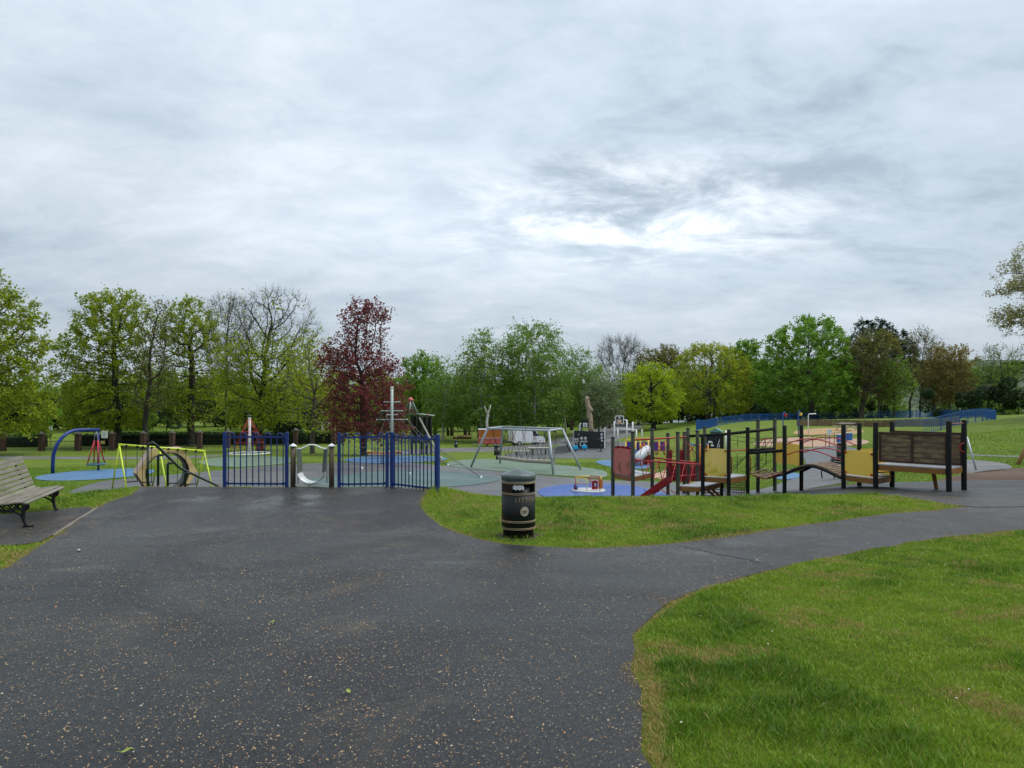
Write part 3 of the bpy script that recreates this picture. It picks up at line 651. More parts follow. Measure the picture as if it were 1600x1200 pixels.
# blue arch basket swing
ar = thing('arch_basket_swing', 'blue arched swing with red ropes and round basket on blue rubber', 'swing', at(83, 42))
pth = [(82.3, 741, 42), (82.5, 725, 42), (83.3, 711, 42), (86, 701, 42), (90.5, 692, 42.1), (97, 683.5, 42.3), (105, 677, 42.6), (113, 673.5, 43), (122, 672, 43.4), (134, 671.6, 43.9), (155, 671.6, 44.6)]
P3 = [W(*q) for q in pth]; P3[0].z = at(82.3, 42).z-.1
MB().tube(P3, .105, 10).build('arch', BLUE, ar)
pe = W(153.6, 671.6, 44.6); g = Vector((pe.x, pe.y, zg(pe.x, pe.y)-.1)); MB().tube([g, pe], .06, 8).build('post', BLUE, ar)
bc = W(150.3, 725, 44.2); hook = W(150, 674, 44.4)
MB().tube([bc+Vector((.5*math.cos(2*PI*k/20), .5*math.sin(2*PI*k/20), 0)) for k in range(20)], .06, 7, closed=True).build('basket_ring', mk('teal_rope', (.06, .14, .17), .7), ar)
m = MB()
for k in range(-3, 4):
    w = math.sqrt(.25-(k*.13)**2)
    m.tube([bc+Vector((k*.13, -w, 0)), bc+Vector((k*.13, 0, -.07)), bc+Vector((k*.13, w, 0))], .01, 4); m.tube([bc+Vector((-w, k*.13, 0)), bc+Vector((0, k*.13, -.07)), bc+Vector((w, k*.13, 0))], .01, 4)
m.build('basket_net', ROPE, ar)
for k in range(4):
    a = PI/4+k*PI/2; tp = hook+Vector((.1*(1 if math.cos(a) > 0 else -1), 0, -.55)); MB().tube([tp, bc+Vector((.49*math.cos(a), .49*math.sin(a), .03))], .035, 6).build('hanging_rope', RED, ar)
for s in (-.1, .1): MB().tube([hook+Vector((s*.5, 0, 0)), hook+Vector((s, 0, -.56))], .02, 5).build('chain', STEEL, ar)

# ------------------------------------------------------------------ timber climbing trail
PO = dict(a=(957.6, 684, 26.4), b=(988.8, 675.7, 25.2), c=(1019, 672, 26.6), d=(1043.6, 678, 27.6), e=(1059, 676, 25.2), f=(1069.4, 676, 28), g=(1075, 670, 26.9), h=(1089.8, 674, 26.6),
          i=(1098, 679, 24.9), j=(1101, 668, 28.4), k=(1127.5, 678, 26.3), m=(1138.8, 671, 24.5), n=(1168.3, 669, 25.4), o=(1184.3, 657, 26.4), p=(1210.7, 656, 26.2), q=(1225.8, 664.7, 24),
          r=(1252.1, 664, 25), s=(1318, 663, 21.9), t=(1342.7, 661, 22.8), u=(1368.3, 660, 20.8), v=(1394, 658.7, 21.6), w=(1482.8, 657.7, 19.4), x=(1506.4, 656, 20.1))
tr = thing('climbing_trail', 'long timber climbing trail with platforms, bridges, yellow and red panels on dark posts', 'climbing frame', at(1225, 24))
PT = {}
for kk, (px, py, d) in PO.items():
    top = W(px, py, d); gnd = at(px, d, -.15); PT[kk] = top
    rr = .070 if kk in 'wxuv' else .068
    MB().tube([gnd, gnd+Vector((0, 0, .2)), (gnd+top)/2+Vector((random.gauss(0, .006), 0, 0)), top-Vector((0, 0, .02)), top], [rr, rr, rr*1.02, rr, rr*.85], 12).build('post', POSTL if kk in 'abcdefghjop' else POSTM, tr)
    if kk in 'abcdefghjopn': MB().lathe([(rr+.012, 0), (rr+.012, .03), (rr*.5, .045), (0, .047)], top-Vector((0, 0, .005)), 12).build('post_cap', BLACK, tr)
def on(k, py): px, _, d = PO[k]; return W(px, py, d)
def XY(k, z): p = PT[k]; return Vector((p.x, p.y, z))
def deck(keys, z, side=ORGWOOD, top=DECK, th=.15, extra=None):
    c = [XY(k, z) if isinstance(k, str) else Vector((k[0], k[1], z)) for k in keys]; ctr = sum(c, Vector())/len(c)
    c2 = [ctr+(p-ctr)*.97 for p in c]
    if (c2[1]-c2[0]).cross(c2[2]-c2[1]).z < 0: c2 = c2[::-1]
    MB().slab([p-Vector((0, 0, .03)) for p in c2], (0, 0, .03)).build('deck', top, tr)
    for q in range(len(c2)):
        a, b = c2[q], c2[(q+1) % len(c2)]; t = (b-a).normalized()
        MB().beam(a+t*.06-Vector((0, 0, .03+th/2+.002)), b-t*.06-Vector((0, 0, .03+th/2+.002)), .035, th).build('edge_board', side, tr)
    return c2
def zat(py, d): return CAMZ-(py-HY)/FPX*d
z1, z2, z3, z4, z5 = zat(745, 25.2), zat(760.7, 24.9), zat(746.5, 24.5), zat(741.4, 21.9), zat(724.6, 20.8)
bk = Vector((PT['a'].x+PT['c'].x-PT['b'].x, PT['a'].y+PT['c'].y-PT['b'].y))
deck(['a', 'b', 'c', (bk.x, bk.y)], z1)
eb = Vector((PT['e'].x+PT['k'].x-PT['i'].x, PT['e'].y+PT['k'].y-PT['i'].y)); deck(['e', 'i', 'k', (eb.x, eb.y)], z2)
deck(['i', 'm', 'n', 'k'], z3, th=.16); deck(['s', 'u', 'v', 't'], z4); deck(['u', 'w', 'x', 'v'], z5)
def panel(k0, k1, zlo, zhi, mat, name, inset=.075, off=0, bulge=.03, bolts=True, label=None):
    a, b = XY(k0, 0), XY(k1, 0); t = (b-a).normalized(); nrm = Vector((t.y, -t.x, 0))
    if nrm.y > 0: nrm = -nrm
    a, b = a+t*inset+nrm*off, b-t*inset+nrm*off
    N_ = 10; po = [a+Vector((0, 0, zlo)), b+Vector((0, 0, zlo))]+[b.lerp(a, k/N_)+Vector((0, 0, zhi+bulge*math.sin(PI*k/N_))) for k in range(N_+1)]
    o = MB().slab(po, nrm*.022).build(name, mat, tr, label=label)
    if bolts:
        for e_ in (a+t*.04, b-t*.04):
            for z in (zlo+.06, zhi-.05): MB().tube([e_+nrm*.02+Vector((0, 0, z)), e_+nrm*.05+Vector((0, 0, z))], .035, 8).build('bolt_cover', RED, o)
    return o
panel('a', 'b', zat(742, 25.8), zat(702, 25.8), PINK, 'infill_panel', label='faded red panel with brown stains')
p_ = panel('a', 'b', zat(742, 26), zat(698.5, 26), DRED, 'backing_panel', .02, -.1, bolts=False, label='dark red panel behind the faded one')
for k in range(3):
    q = XY('a', 0).lerp(XY('b', 0), .3+.22*k); MB().tube([q+Vector((0, .1, zat(699, 26))), q+Vector((0, .13, zat(699, 26)))], .07, 10).build('scallop', DRED, p_)
panel('i', 'm', z3+.02, zat(702, 24.7), YELST, 'infill_panel', label='stained yellow panel')
panel('p', 'r', zat(725, 25.6), zat(693.5, 25.6), YEL, 'infill_panel', bolts=False)
panel('s', 'u', z4+.03, zat(705.5, 21.3), YEL, 'infill_panel', label='clean yellow panel')
panel('t', 'v', z4+.03, zat(703, 22.2), YEL, 'infill_panel', bolts=False)
# slatted timber walls
def plank_wall(k0, k1, zlo, zhi, nb, label, off=0):
    a, b = XY(k0, 0), XY(k1, 0); t = (b-a).normalized(); nrm = Vector((t.y, -t.x, 0)); nrm = -nrm if nrm.y > 0 else nrm
    a, b = a+t*.085+nrm*off, b-t*.03+nrm*off; L = (b-a).length
    U = Vector((0, 0, 1))
    o = MB().beam(a+U*(zhi-.03), b+U*(zhi-.03), .05, .06).build('plank_wall', FRAMEW, tr, label=label)
    MB().beam(a+U*(zlo+.03), b+U*(zlo+.03), .045, .055).build('frame_rail', FRAMEW, o)
    for k in range(nb+1):
        q = a.lerp(b, k/nb); q = q+t*(.03 if k == 0 else (-.03 if k == nb else 0))
        MB().beam(q+nrm*.012+U*(zlo+.06), q+nrm*.012+U*(zhi-.06), .06, .05, t).build('frame_stile', FRAMEW, o)
    n = 11; h = (zhi-zlo-.12)/n
    for bay in range(nb):
        x0, x1 = L*bay/nb+.03, L*(bay+1)/nb-.03
        for i in range(n):
            z = zlo+.06+h*(i+.5)+random.gauss(0, .002); dd = random.gauss(0, .003)
            MB().beam(a+t*x0+U*z-nrm*(.006+dd+(.012 if i % 2 else 0)), a+t*x1+U*(z+random.gauss(0, .002))-nrm*(.006+dd+(.012 if i % 2 else 0)), .016, h*1.08).build('plank', PLANK, o)
plank_wall('u', 'w', zat(725, 20.2)+.02, zat(676, 20.2), 2, 'weathered brown plank wall facing the camera')
plank_wall('v', 'x', zat(724, 20.9), zat(675, 20.6), 2, 'rear plank wall', 0)
MB().tube([on('w', 663), on('x', 661)], .02, 8).build('grab_bar', mk('rusty_red_steel', (.16, .05, .035), .6), tr)
MB().tube(arc(on('x', 699)+Vector((-.03, -.06, 0)), .13, PI/2, PI*1.5, 8), .015, 6).build('grab_handle', RED, tr)
g = W(1458, 737, 20.4); MB().beam(g, Vector((g.x+.2, g.y+.15, zg(g.x+.2, g.y+.15)-.05)), .09, .05, (0, 1, 0)).build('brace', ORGWOOD, tr)
# arched bridge
def curve(pts, k0, k1, ts=None):
    """pixel heights along the line between two posts -> function z(t)"""
    d0, d1 = PO[k0][2], PO[k1][2]; n = len(pts); Ts = [(p[0]-PO[k0][0])/(PO[k1][0]-PO[k0][0]) for p in pts]
    Zs = [zat(p[1], d0+(d1-d0)*t) for p, t in zip(pts, Ts)]
    return lambda t: float(np.interp(t, Ts, Zs))
def lerpxy(k0, k1, t, z): a, b = PT[k0], PT[k1]; return Vector((a.x+(b.x-a.x)*t, a.y+(b.y-a.y)*t, z))
zb = curve([(1228, 738.5), (1240, 732), (1252, 728), (1262, 726), (1272, 726), (1283, 728.5), (1293, 733), (1304, 738.5), (1316, 745)], 'q', 's')
nS = 18
for i in range(nS):
    t = (i+.5)/nS; t2 = t+.022; f0, b0_ = lerpxy('q', 's', t, zb(t)), lerpxy('r', 't', t, zb(t)); f1 = lerpxy('q', 's', t+.046, zb(min(1, t+.046)))
    up = (f1-f0).normalized().cross((b0_-f0).normalized()); up = up if up.z > 0 else -up
    MB().beam(f0, b0_, (f1-f0).length*.86, .03, up).build('bridge_slat', PLANK, tr)
for k0, k1 in (('q', 's'), ('r', 't')):
    MB().tube([lerpxy(k0, k1, t, zb(t)-.06) for t in np.linspace(0, 1, 13)], .045, 6).build('bridge_stringer', POSTM, tr)
    for pts in ([(1228, 695), (1240, 690), (1252, 687), (1265, 685.5), (1278, 686.3), (1290, 689), (1300, 692.5), (1316, 700)], [(1228, 711.5), (1240, 707), (1252, 704), (1265, 703), (1278, 705), (1290, 709), (1300, 713), (1316, 720)]):
        zc = curve(pts, 'q', 's'); MB().tube([lerpxy(k0, k1, t, zc(t)) for t in np.linspace(0, 1, 15)], .019, 7).build('handrail', RED, tr)
# clatter bridge
zcb = curve([(1170, 739), (1182, 743.5), (1196, 747.5), (1209, 742.5), (1224, 736)], 'n', 'q'); off = (PT['r']-PT['q']).xy
for i in range(9):
    t = (i+.5)/9; f0 = lerpxy('n', 'q', t, zcb(t)+random.gauss(0, .012)); b_ = f0+Vector((off.x, off.y, .02+random.gauss(0, .01)))
    MB().beam(f0, b_, .17, .035).build('bridge_slat', PLANK, tr)
for dx in (0, 1):
    MB().tube([lerpxy('n', 'q', t, zcb(t)-.03)+Vector((off.x*dx, off.y*dx, 0)) for t in np.linspace(0, 1, 10)], .014, 5).build('bridge_chain', RROPE, tr)
MB().tube([on('n', 708), on('q', 704)], .055, 9).build('handrail', POSTM, tr)
MB().tube([on('m', 704.5), on('n', 703)], .022, 8).build('handrail', RED, tr)
MB().tube([on('n', 703.5), W(1212, 701, 26.2)], .05, 8).build('handrail', POSTM, tr)
MB().tube([on('g', 681.5), on('k', 679), on('n', 674.5), on('p', 670)], .055, 9).build('top_beam', POSTM, tr)
MB().tube([on('o', 688), on('p', 684)], .018, 7).build('handrail', RED, tr)
m = MB()
for x0, y0, x1, y1 in ((1192, 687, 1174, 706), (1196, 686, 1188, 704), (1206, 685, 1190, 702), (1208, 688, 1196, 712), (1197, 700, 1197, 728), (1145, 735, 1166, 712), (1142, 732, 1160, 716), (1152, 708, 1152, 738), (1170, 735, 1192, 716), (1176, 742, 1200, 720), (1196, 742, 1212, 726), (1180, 708, 1180, 736)):
    m.tube([W(x0, y0, 26), W((x0+x1)/2, (y0+y1)/2+1.5, 25.8), W(x1, y1, 25.6)], .013, 5)
o = m.build('rope_strands', ROPE, tr); o['kind'] = 'stuff'
for k in 'mn':
    MB().tube([on(k, 741)+Vector((.09, 0, 0)), on(k, 716)+Vector((.10, 0, 0)), on(k, 713)+Vector((.06, 0, 0)), on(k, 712)], .018, 6).build('grab_handle', RED, tr)
# cargo net under the yellow deck
m = MB(); c0, c1 = XY('k', z3-.2), XY('n', z3-.2)+Vector((.1, .4, 0)); dn = Vector((.25, .5, -.62))
for i in range(17): m.tube([c0.lerp(c1, i/16), c0.lerp(c1, min(1, i/16+.06))+dn*.5+Vector((0, 0, -.05)), c0.lerp(c1, i/16)+dn], .012, 4)
for j in range(7): m.tube([c0.lerp(c1, i/10)+dn*(j/6)+Vector((0, 0, -.05*math.sin(PI*i/10))) for i in range(11)], .012, 4)
o = m.build('cargo_net', mk('net_rope', (.10, .035, .04), .8, .5, 20), tr); o['kind'] = 'stuff'
# red rope bridge and slide
MB().tube([W(992, 687.5, 26.9), W(1073, 683, 27)], .032, 8).build('rope_rail', RED, tr)
MB().tube([on('b', 719), W(1096, 726, 25)], .03, 8).build('rope_rail', RED, tr)
MB().tube([on('c', 715), W(1096, 724, 26.6)], .03, 8).build('rope_rail', RED, tr)
for k in range(6):
    x0 = 1000+12.5*k; MB().tube([W(x0, 711, 26.4), W(x0+6, 687.2, 26.9), W(x0+12.5, 711-.4, 26.4)], .013, 5).build('zigzag_rope', RROPE, tr)
for k in range(6):
    x0 = 1000+14*k; MB().tube([W(x0, 720+.5*k, 25.3), W(x0+7, 748+1.5*k, 25.7), W(x0+14, 721+.5*k, 26.2)], .015, 5).build('zigzag_rope', RROPE, tr)
    MB().tube(arc(W(x0+12, 764, 25.5), .12, PI, 2*PI, 8), .014, 5).build('stirrup', RROPE, tr)
m = MB()
for y in (731, 738, 747): m.tube([W(992+10*i, y+2.5*math.sin(i*1.1)+i*.4, 25.8) for i in range(11)], .009, 4)
m.build('net_strand', ROPE, tr)['kind'] = 'stuff'
s0, s1 = W(1042, 749.5, 25.9), at(992, 24.4, .12); sd = Vector((.28, .36, 0)); 
MB().slab([s0, s1, s1+sd, s0+sd], (0, 0, .03)).build('slide_chute', RED, tr)
for q in (Vector((0, 0, 0)), sd): MB().slab([s0+q+Vector((0, 0, -.12)), s1+q+Vector((0, 0, -.1)), s1+q+Vector((0, 0, .09)), s0+q+Vector((0, 0, .12))], (.02, .03, 0)).build('slide_side', DRED, tr)
for x0, x1 in ((1044.5, 1050), (1062, 1068.5)): MB().slab([W(x0, 752, 27.2), W(x1, 752, 27.2), W(x1, 703, 27.2), W(x0, 703, 27.2)], (0, .04, 0)).build('slide_tower_panel', DRED, tr)
MB().slab([W(1050, 752, 27.25), W(1095, 752, 27.6), W(1095, 727, 27.6), W(1050, 727, 27.25)], (0, .03, 0)).build('lower_panel', DRED, tr)
for x0 in (1104, 1112): MB().beam(W(x0, 764, 25.4), at(x0+16, 25.6), .09, .05, (0, 1, 0)).build('brace', ORGWOOD, tr)
for y in (765, 770, 775): MB().beam(W(1100, y, 25.3), W(1128, y-.5, 26.2), .04, .03).build('rung', POSTM, tr)
for y in (724, 730, 736): MB().tube([on('u', y+8.5)+Vector((.05, 0, 0)), on('v', y+7)], .018, 6).build('rung', ORGWOOD, tr)

for k in range(7):                                   # ladder of red bars on the slide tower and lower bridge
    MB().tube([W(1050, 706+6.5*k, 27.1), W(1062.5, 706+6.5*k, 27.1)], .016, 5).build('rung', RED, tr)
for x0, y0, x1, y1 in ((1072, 690, 1090, 712), (1090, 690, 1073, 713), (1076, 722, 1092, 752), (1092, 722, 1078, 752), (1024, 690, 1040, 711), (1040, 690, 1026, 711)):
    MB().tube([W(x0, y0, 26.7), W(x1, y1, 26.7)], .016, 5).build('cross_rope', RROPE, tr)
for px in (1100, 1126):
    MB().tube([W(px, 735, 26.8), W(px, 706, 26.8), W(px+1.5, 703.5, 26.8), W(px+4, 703, 26.8)], .016, 6).build('grab_handle', RED, tr)
MB().tube([on('k', 701)+Vector((0, .05, 0)), W(1102, 703, 26.6)], .02, 6).build('handrail', RED, tr)
MB().tube([on('e', 744), on('h', 741)], .018, 6).build('rope_rail', RED, tr)

# ------------------------------------------------------------------ roundabout
rb = at(919.5, 30.2); ro = thing('roundabout', 'small playground roundabout with red rails, orange panel and pale disc', 'roundabout', rb)
MB().lathe([(.70, .02), (.72, .06), (.70, .10), (0, .115)], rb, 32).build('platform', mk('chequer_plate', (.42, .44, .45), .45, .12, 8), ro)
for k in range(6):
    a = k*PI/3+.3; p = rb+Vector((.6*math.cos(a), .6*math.sin(a), 0)); q = rb+Vector((.6*math.cos(a+PI/3), .6*math.sin(a+PI/3), 0))
    MB().tube([p+Vector((0, 0, .1)), p+Vector((0, 0, .62))], .017, 6).build('upright', RED if k % 2 else LIME, ro)
    MB().tube([p+Vector((0, 0, .62)), q+Vector((0, 0, .62))], .018, 6).build('hand_rail', (RED, YEL)[k % 2], ro)
    if k in (0, 3, 5): MB().tube([p+Vector((0, 0, .38)), q+Vector((0, 0, .38))], .014, 6).build('mid_rail', (RED, ORG)[k % 2], ro)
pc = W(930, 757.5, 29.7)
m = MB(); n = 8; 
MB().slab([pc+Vector((-.14, 0, -.2)), pc+Vector((.12, .1, -.2)), pc+Vector((.12, .1, .14)), pc+Vector((-.02, .04, .18)), pc+Vector((-.14, 0, .14))], (0, .03, 0)).build('red_panel', RED, ro)
MB().slab([pc+Vector((-.05, -.02, -.07)), pc+Vector((.05, .01, -.07)), pc+Vector((.05, .01, .07)), pc+Vector((-.05, -.02, .07))], (0, .01, 0)).build('panel_window', CONC, ro)
MB().slab([pc+Vector((.16, .14, -.2)), pc+Vector((.34, .2, -.18)), pc+Vector((.34, .2, .2)), pc+Vector((.16, .14, .2))], (0, .03, 0)).build('orange_panel', ORG, ro)
MB().tube([W(899.5, 773, 30.2), W(899.5, 757, 30.2)], .09, 8).build('blue_barrel_seat', mk('navy_plastic', (.02, .04, .16), .4), ro)

# ------------------------------------------------------------------ steel net swing
sw = thing('steel_net_swing', 'grey steel frame on four splayed legs with hanging rope net and log', 'swing', at(820, 41))
tops = dict(A=W(762, 669.5, 42.5), B=W(785.5, 666.8, 46), C=W(878.5, 670, 42), D=W(857.5, 673, 38.5))
for k, (px, py) in dict(A=(734.5, 730.5), B=(781, 724), C=(909, 734.5), D=(865, 742.5)).items():
    f = G(px, py, 28, 60); MB().tube([f-Vector((0, 0, .1)), tops[k]], .065, 10).build('leg', STEEL, sw)
for a, b in ('AD', 'BC', 'AB', 'DC'): MB().tube([tops[a], tops[b]], .06, 10).build('top_beam', STEEL, sw)
l0, l1 = W(778, 714.5, 43.5), W(866, 722, 39.8)
MB().tube([l0, l0.lerp(l1, .5)-Vector((0, 0, .06)), l1], .12, 9).build('swing_log', mk('pale_log', (.33, .30, .25), .8, .3, 7), sw)
MB().tube([l0-Vector((.12, 0, 0)), l0+Vector((.02, 0, 0))], .15, 8).build('log_buffer', BLACK, sw)
m = MB()
for i in range(6):
    t, t2 = i/5, (i+.5)/5
    for a, b in (('A', 'D'), ('B', 'C')):
        top = tops[a].lerp(tops[b], .08+.84*t); m.tube([top, l0.lerp(l1, min(1, t+.04))], .012, 4); m.tube([top, l0.lerp(l1, max(0, t-.05))], .012, 4)
m.build('rope_net', ROPE, sw)['kind'] = 'stuff'

# ------------------------------------------------------------------ rope structures
sp = thing('rope_spinner', 'white pole rope spinner with red net pyramid on sage surface', 'climbing net', at(390, 58)); q = sp.location
ht = 3.25; MB().tube([q, q+Vector((0, 0, ht))], .11, 10).build('pole', WHITE, sp)
MB().lathe([(.16, 0), (.16, .06), (.07, .16), (0, .2)], q+Vector((0, 0, ht)), 10).build('pole_cap', GREENP, sp)
ring = [q+Vector((1.6*math.cos(k*PI/12), 1.6*math.sin(k*PI/12), .28)) for k in range(24)]
MB().tube(ring, .045, 6, closed=True).build('base_ring', WHITE, sp)
for k in range(8):
    a = k*PI/4+.2; e_ = q+Vector((1.55*math.cos(a), 1.55*math.sin(a), .3)); MB().tube([q+Vector((.1*math.cos(a), .1*math.sin(a), ht-.15)), e_], .018, 5).build('net_rope', RROPE, sp)
for j, tt in enumerate((.22, .38, .54, .7, .85)):
    r = .1+1.45*tt; MB().tube([q+Vector((r*math.cos(k*PI/4+.2), r*math.sin(k*PI/4+.2), ht-.15-(ht-.45)*tt)) for k in range(8)], .014, 5, closed=True).build('net_ring', RROPE, sp)
for k in range(4): a = k*PI/2; MB().beam(q+Vector((0, 0, .3)), q+Vector((1.58*math.cos(a), 1.58*math.sin(a), .28)), .04, .04).build('spoke', WHITE, sp)
ms = thing('net_mast', 'tall pale green mast with spreaders holding a rope climbing net', 'climbing net', at(612.5, 51)); q = ms.location; NETROPE = mk('grey_rope', (.10, .11, .11), .8, .3, 9)
GM = mk('pale_green_steel', (.34, .42, .38), .45, .12, 4); tp = W(612.5, 605, 51)
MB().tube([q, tp], .1, 10).build('mast', GM, ms); MB().lathe([(.11, 0), (.11, .1), (0, .12)], tp-Vector((0, 0, .08)), 10).build('mast_cap', WHITE, ms)
sprd = []
for py, w, rot in ((628, 12, .1), (642, 17, .5), (648, 12, 1.0), (655.5, 24, .05)):
    c = W(612.5, py, 51); L = w*51/FPX; e1, e2 = c+Vector((L*math.cos(rot), L*math.sin(rot), 0)), c-Vector((L*math.cos(rot), L*math.sin(rot), 0)); sprd += [e1, e2]
    MB().tube([e1, e2], .03, 6).build('spreader', GM, ms)
    for t in (0, .22, .78, 1): MB().lathe([(0, -.05), (.05, 0), (0, .05)], e1.lerp(e2, t), 8).build('rope_clamp', WHITE, ms)
anch = [G(752, 747.5, 24), G(566, 733, 24), G(640, 742, 24), G(546, 718, 24), G(690, 716, 24), G(700, 728, 24), G(585, 712, 24)]
m = MB()
hub = []
for i, a in enumerate(anch):
    s = sprd[6 if a.x < q.x else 7] if i % 2 else sprd[(2*i) % 8]
    s = max(sprd[4:], key=lambda e_: (e_-q).xy.dot((a-q).xy))
    mid = s.lerp(a, .35)-Vector((0, 0, .35)); hub.append(mid)
    m.tube([tp.lerp(q, .25), s, mid, a+Vector((0, 0, .05))], .014, 4); m.tube([q+Vector((0, 0, 1.2)), mid], .011, 4)
    m.tube([mid, anch[(i+2) % 7]+Vector((0, 0, .05))], .011, 4)
for i in range(7): m.tube([hub[i], hub[(i+1) % 7]], .011, 4)
for i in range(7):
    for f in (.4, .7): m.tube([hub[i].lerp(anch[i], f), hub[(i+3) % 7].lerp(anch[(i+3) % 7], f)], .010, 4)
m.build('rope_net', NETROPE, ms)['kind'] = 'stuff'
for a in anch: MB().tube([a-Vector((0, 0, .1)), a+Vector((0, 0, .12))], .05, 7).build('ground_anchor', WHITE, ms)

tw = thing('timber_tower', 'dark timber play tower with rope cone roof, red tip and leaning pole', 'play tower', at(657, 70)); dd = 70; q = tw.location
apx = W(641.5, 621, dd); base = [W(x, 647.5, dd+o) for x, o in ((630, 0), (640, -1), (653.5, 0), (645, 1))]
for b_ in base: MB().tube([apx, b_], .06, 6).build('cone_pole', GM, tw)
m = MB()
for t in np.linspace(.3, .95, 7): m.tube([apx.lerp(b_, t) for b_ in base], .02, 4, closed=True)
for i in range(4):
    for f in (.33, .66): m.tube([apx.lerp(base[i], .2).lerp(apx.lerp(base[(i+1) % 4], .2), f), base[i].lerp(base[(i+1) % 4], f)], .02, 4)
m.build('cone_net', NETROPE, tw)['kind'] = 'stuff'
MB().lathe([(.34, -.36), (.36, -.32), (.02, 0), (0, .01)], apx+Vector((0, 0, .06)), 10).build('red_tip', mk('faded_red_plastic', (.55, .13, .12), .5), tw)
MB().tube([W(631, 647, dd), W(655, 647, dd), W(679, 649.5, dd)], .07, 7).build('platform_beam', GM, tw)
for x, y in ((649, 647), (668, 648), (658, 651.5)): MB().lathe([(0, -.1), (.1, 0), (0, .1)], W(x, y, dd-.15), 10).build('red_ball', mk('faded_red_plastic', (.55, .13, .12), .5), tw)
for x, o in ((643, 0), (650, .8), (659, -.3), (666, .5), (673.5, 0)):
    t_ = W(x, 650, dd+o); MB().tube([Vector((t_.x, t_.y, zg(t_.x, t_.y)-.1)), t_], .1, 8).build('post', POSTM, tw)
for x0, x1, o in ((642.5, 651, .5), (652, 660, .3), (661, 667, .6), (668, 674, .5)):
    for k in range(3):
        xa, xb = x0+(x1-x0)*k/3, x0+(x1-x0)*(k+.9)/3
        MB().slab([W(xa, 692+k, dd+o), W(xb, 692+k, dd+o), W(xb, 651, dd+o), W(xa, 651, dd+o)], (0, .05, 0)).build('wall_board', POSTM, tw)
a = W(655.5, 653.5, 69); b_ = G(691, 722, 40, 80); MB().tube([a, b_], .09, 8).build('leaning_pole', mk('weathered_grey_pole', (.24, .22, .18), .8, .2), tw)
# orange spring rocker seen through the fence
rk = thing('spring_seesaw', 'small orange and yellow springer seen through the blue fence', 'springer', at(597, 47)); q = rk.location
MB().beam(q+Vector((-1.0, 0, .75)), q+Vector((1.3, .2, .75)), .12, .1).build('seesaw_beam', ORG, rk)
for s in (-.8, 1.1): MB().box(q+Vector((s, 0, .86)), (.4, .25, .08)).build('seat', YEL, rk, bevel=.02); MB().tube([q+Vector((s*.6, 0, .8)), q+Vector((s*.6, 0, 1.15)), q+Vector((s*.6, .2, 1.15))], .025, 6).build('grip', BLACK, rk)
MB().tube([q+Vector((.12*math.cos(k*.8), .12*math.sin(k*.8), .02*k)) for k in range(36)], .02, 5).build('spring', BLACK, rk)

# ------------------------------------------------------------------ plaza: wall, boards, frames, play unit
wl = thing('painted_wall', 'black painted games wall with white figures and cyan seats in front', 'wall', at(920, 74))
a, b_ = W(896.4, 672.6, 78), W(945, 675.2, 70); ag, bg = at(896.4, 78), at(945, 70); nr = Vector(((b_-a).y, -(b_-a).x, 0)).normalized()
MB().slab([ag-Vector((0, 0, .1)), bg-Vector((0, 0, .1)), b_, a], -nr*.12).build('wall_panel', mk('black_wall_paint', (.006, .009, .014), .6, .4, 1.2), wl)
for p, h, g in ((a, .05, ag), (b_, .45, bg)): MB().beam(Vector((p.x, p.y, g.z-.1)), p+Vector((0, 0, h)), .13, .13, (0, 1, 0)).build('end_post', WHITE, wl)
def onwall(px, py):
    u = (px-800)/FPX; dr = b_-a; t = (u*a.y-a.x)/(dr.x-u*dr.y); d = a.y+t*dr.y; return W(px, py, d)+nr*.02
def wallmark(polys, nm='painted_mark', mat=HEADS, cat=wl):
    for po in polys: MB().slab([onwall(x, y) for x, y in po], nr*.008).build(nm, mat, cat)
def blob(cx, cy, rx, ry, n=10, a0=0, a1=2*PI): return [(cx+rx*math.cos(a0+(a1-a0)*i/n), cy+ry*math.sin(a0+(a1-a0)*i/n)) for i in range(n+(0 if a1-a0 > 6 else 1))]
for cx, cy, s in ((899.5, 687, .8), (903, 686.5, .7), (909, 685.5, 1.0), (915, 685.5, 1.0)):
    wallmark([blob(cx, cy, 2.6*s, 3.1*s, 8, PI, 2*PI), [(cx-1.6*s, cy+1.2*s), (cx+1.4*s, cy+.8*s), (cx+1.8*s, cy+2*s), (cx-1.2*s, cy+2.6*s)], [(cx-2*s, cy+3.6*s), (cx+3.2*s, cy+3.4*s), (cx+3.4*s, cy+4.8*s), (cx, cy+5.6*s)], [(cx-2.8*s, cy+5.5*s), (cx-1.6*s, cy+5*s), (cx-.9*s, cy+12*s), (cx-2.4*s, cy+12*s)]])
wallmark([[(939, 677), (942, 677), (942, 680.5), (939, 680.5)], [(938.7, 683), (940.5, 681.5), (942.5, 683.3), (940.8, 686), (939, 685.5)], [(939, 687), (942, 687), (942, 690), (939, 690)], [(904.6, 677.4), (905.4, 677.2), (904.9, 680.5), (904.2, 680.4)]])
for i, (x, y) in enumerate(((899.5, 699.5), (913.5, 698.5))):
    st = thing('bucket_seat', ('left' if i == 0 else 'right')+' cyan bucket seat in front of the black wall', 'seat', at(x, 70)); c = W(x, y, 70)
    MB().slab([c+Vector((-.26, 0, .16)), c+Vector((.2, 0, .2)), c+Vector((.3, 0, -.12)), c+Vector((-.1, 0, -.2)), c+Vector((-.3, 0, -.08))], (0, .3, 0)).build('seat_shell', CYAN, st, bevel=.04)
    MB().tube([Vector((c.x, c.y+.15, st.location.z-.05)), c+Vector((0, .15, -.1))], .04, 7).build('stem', BLACK, st)
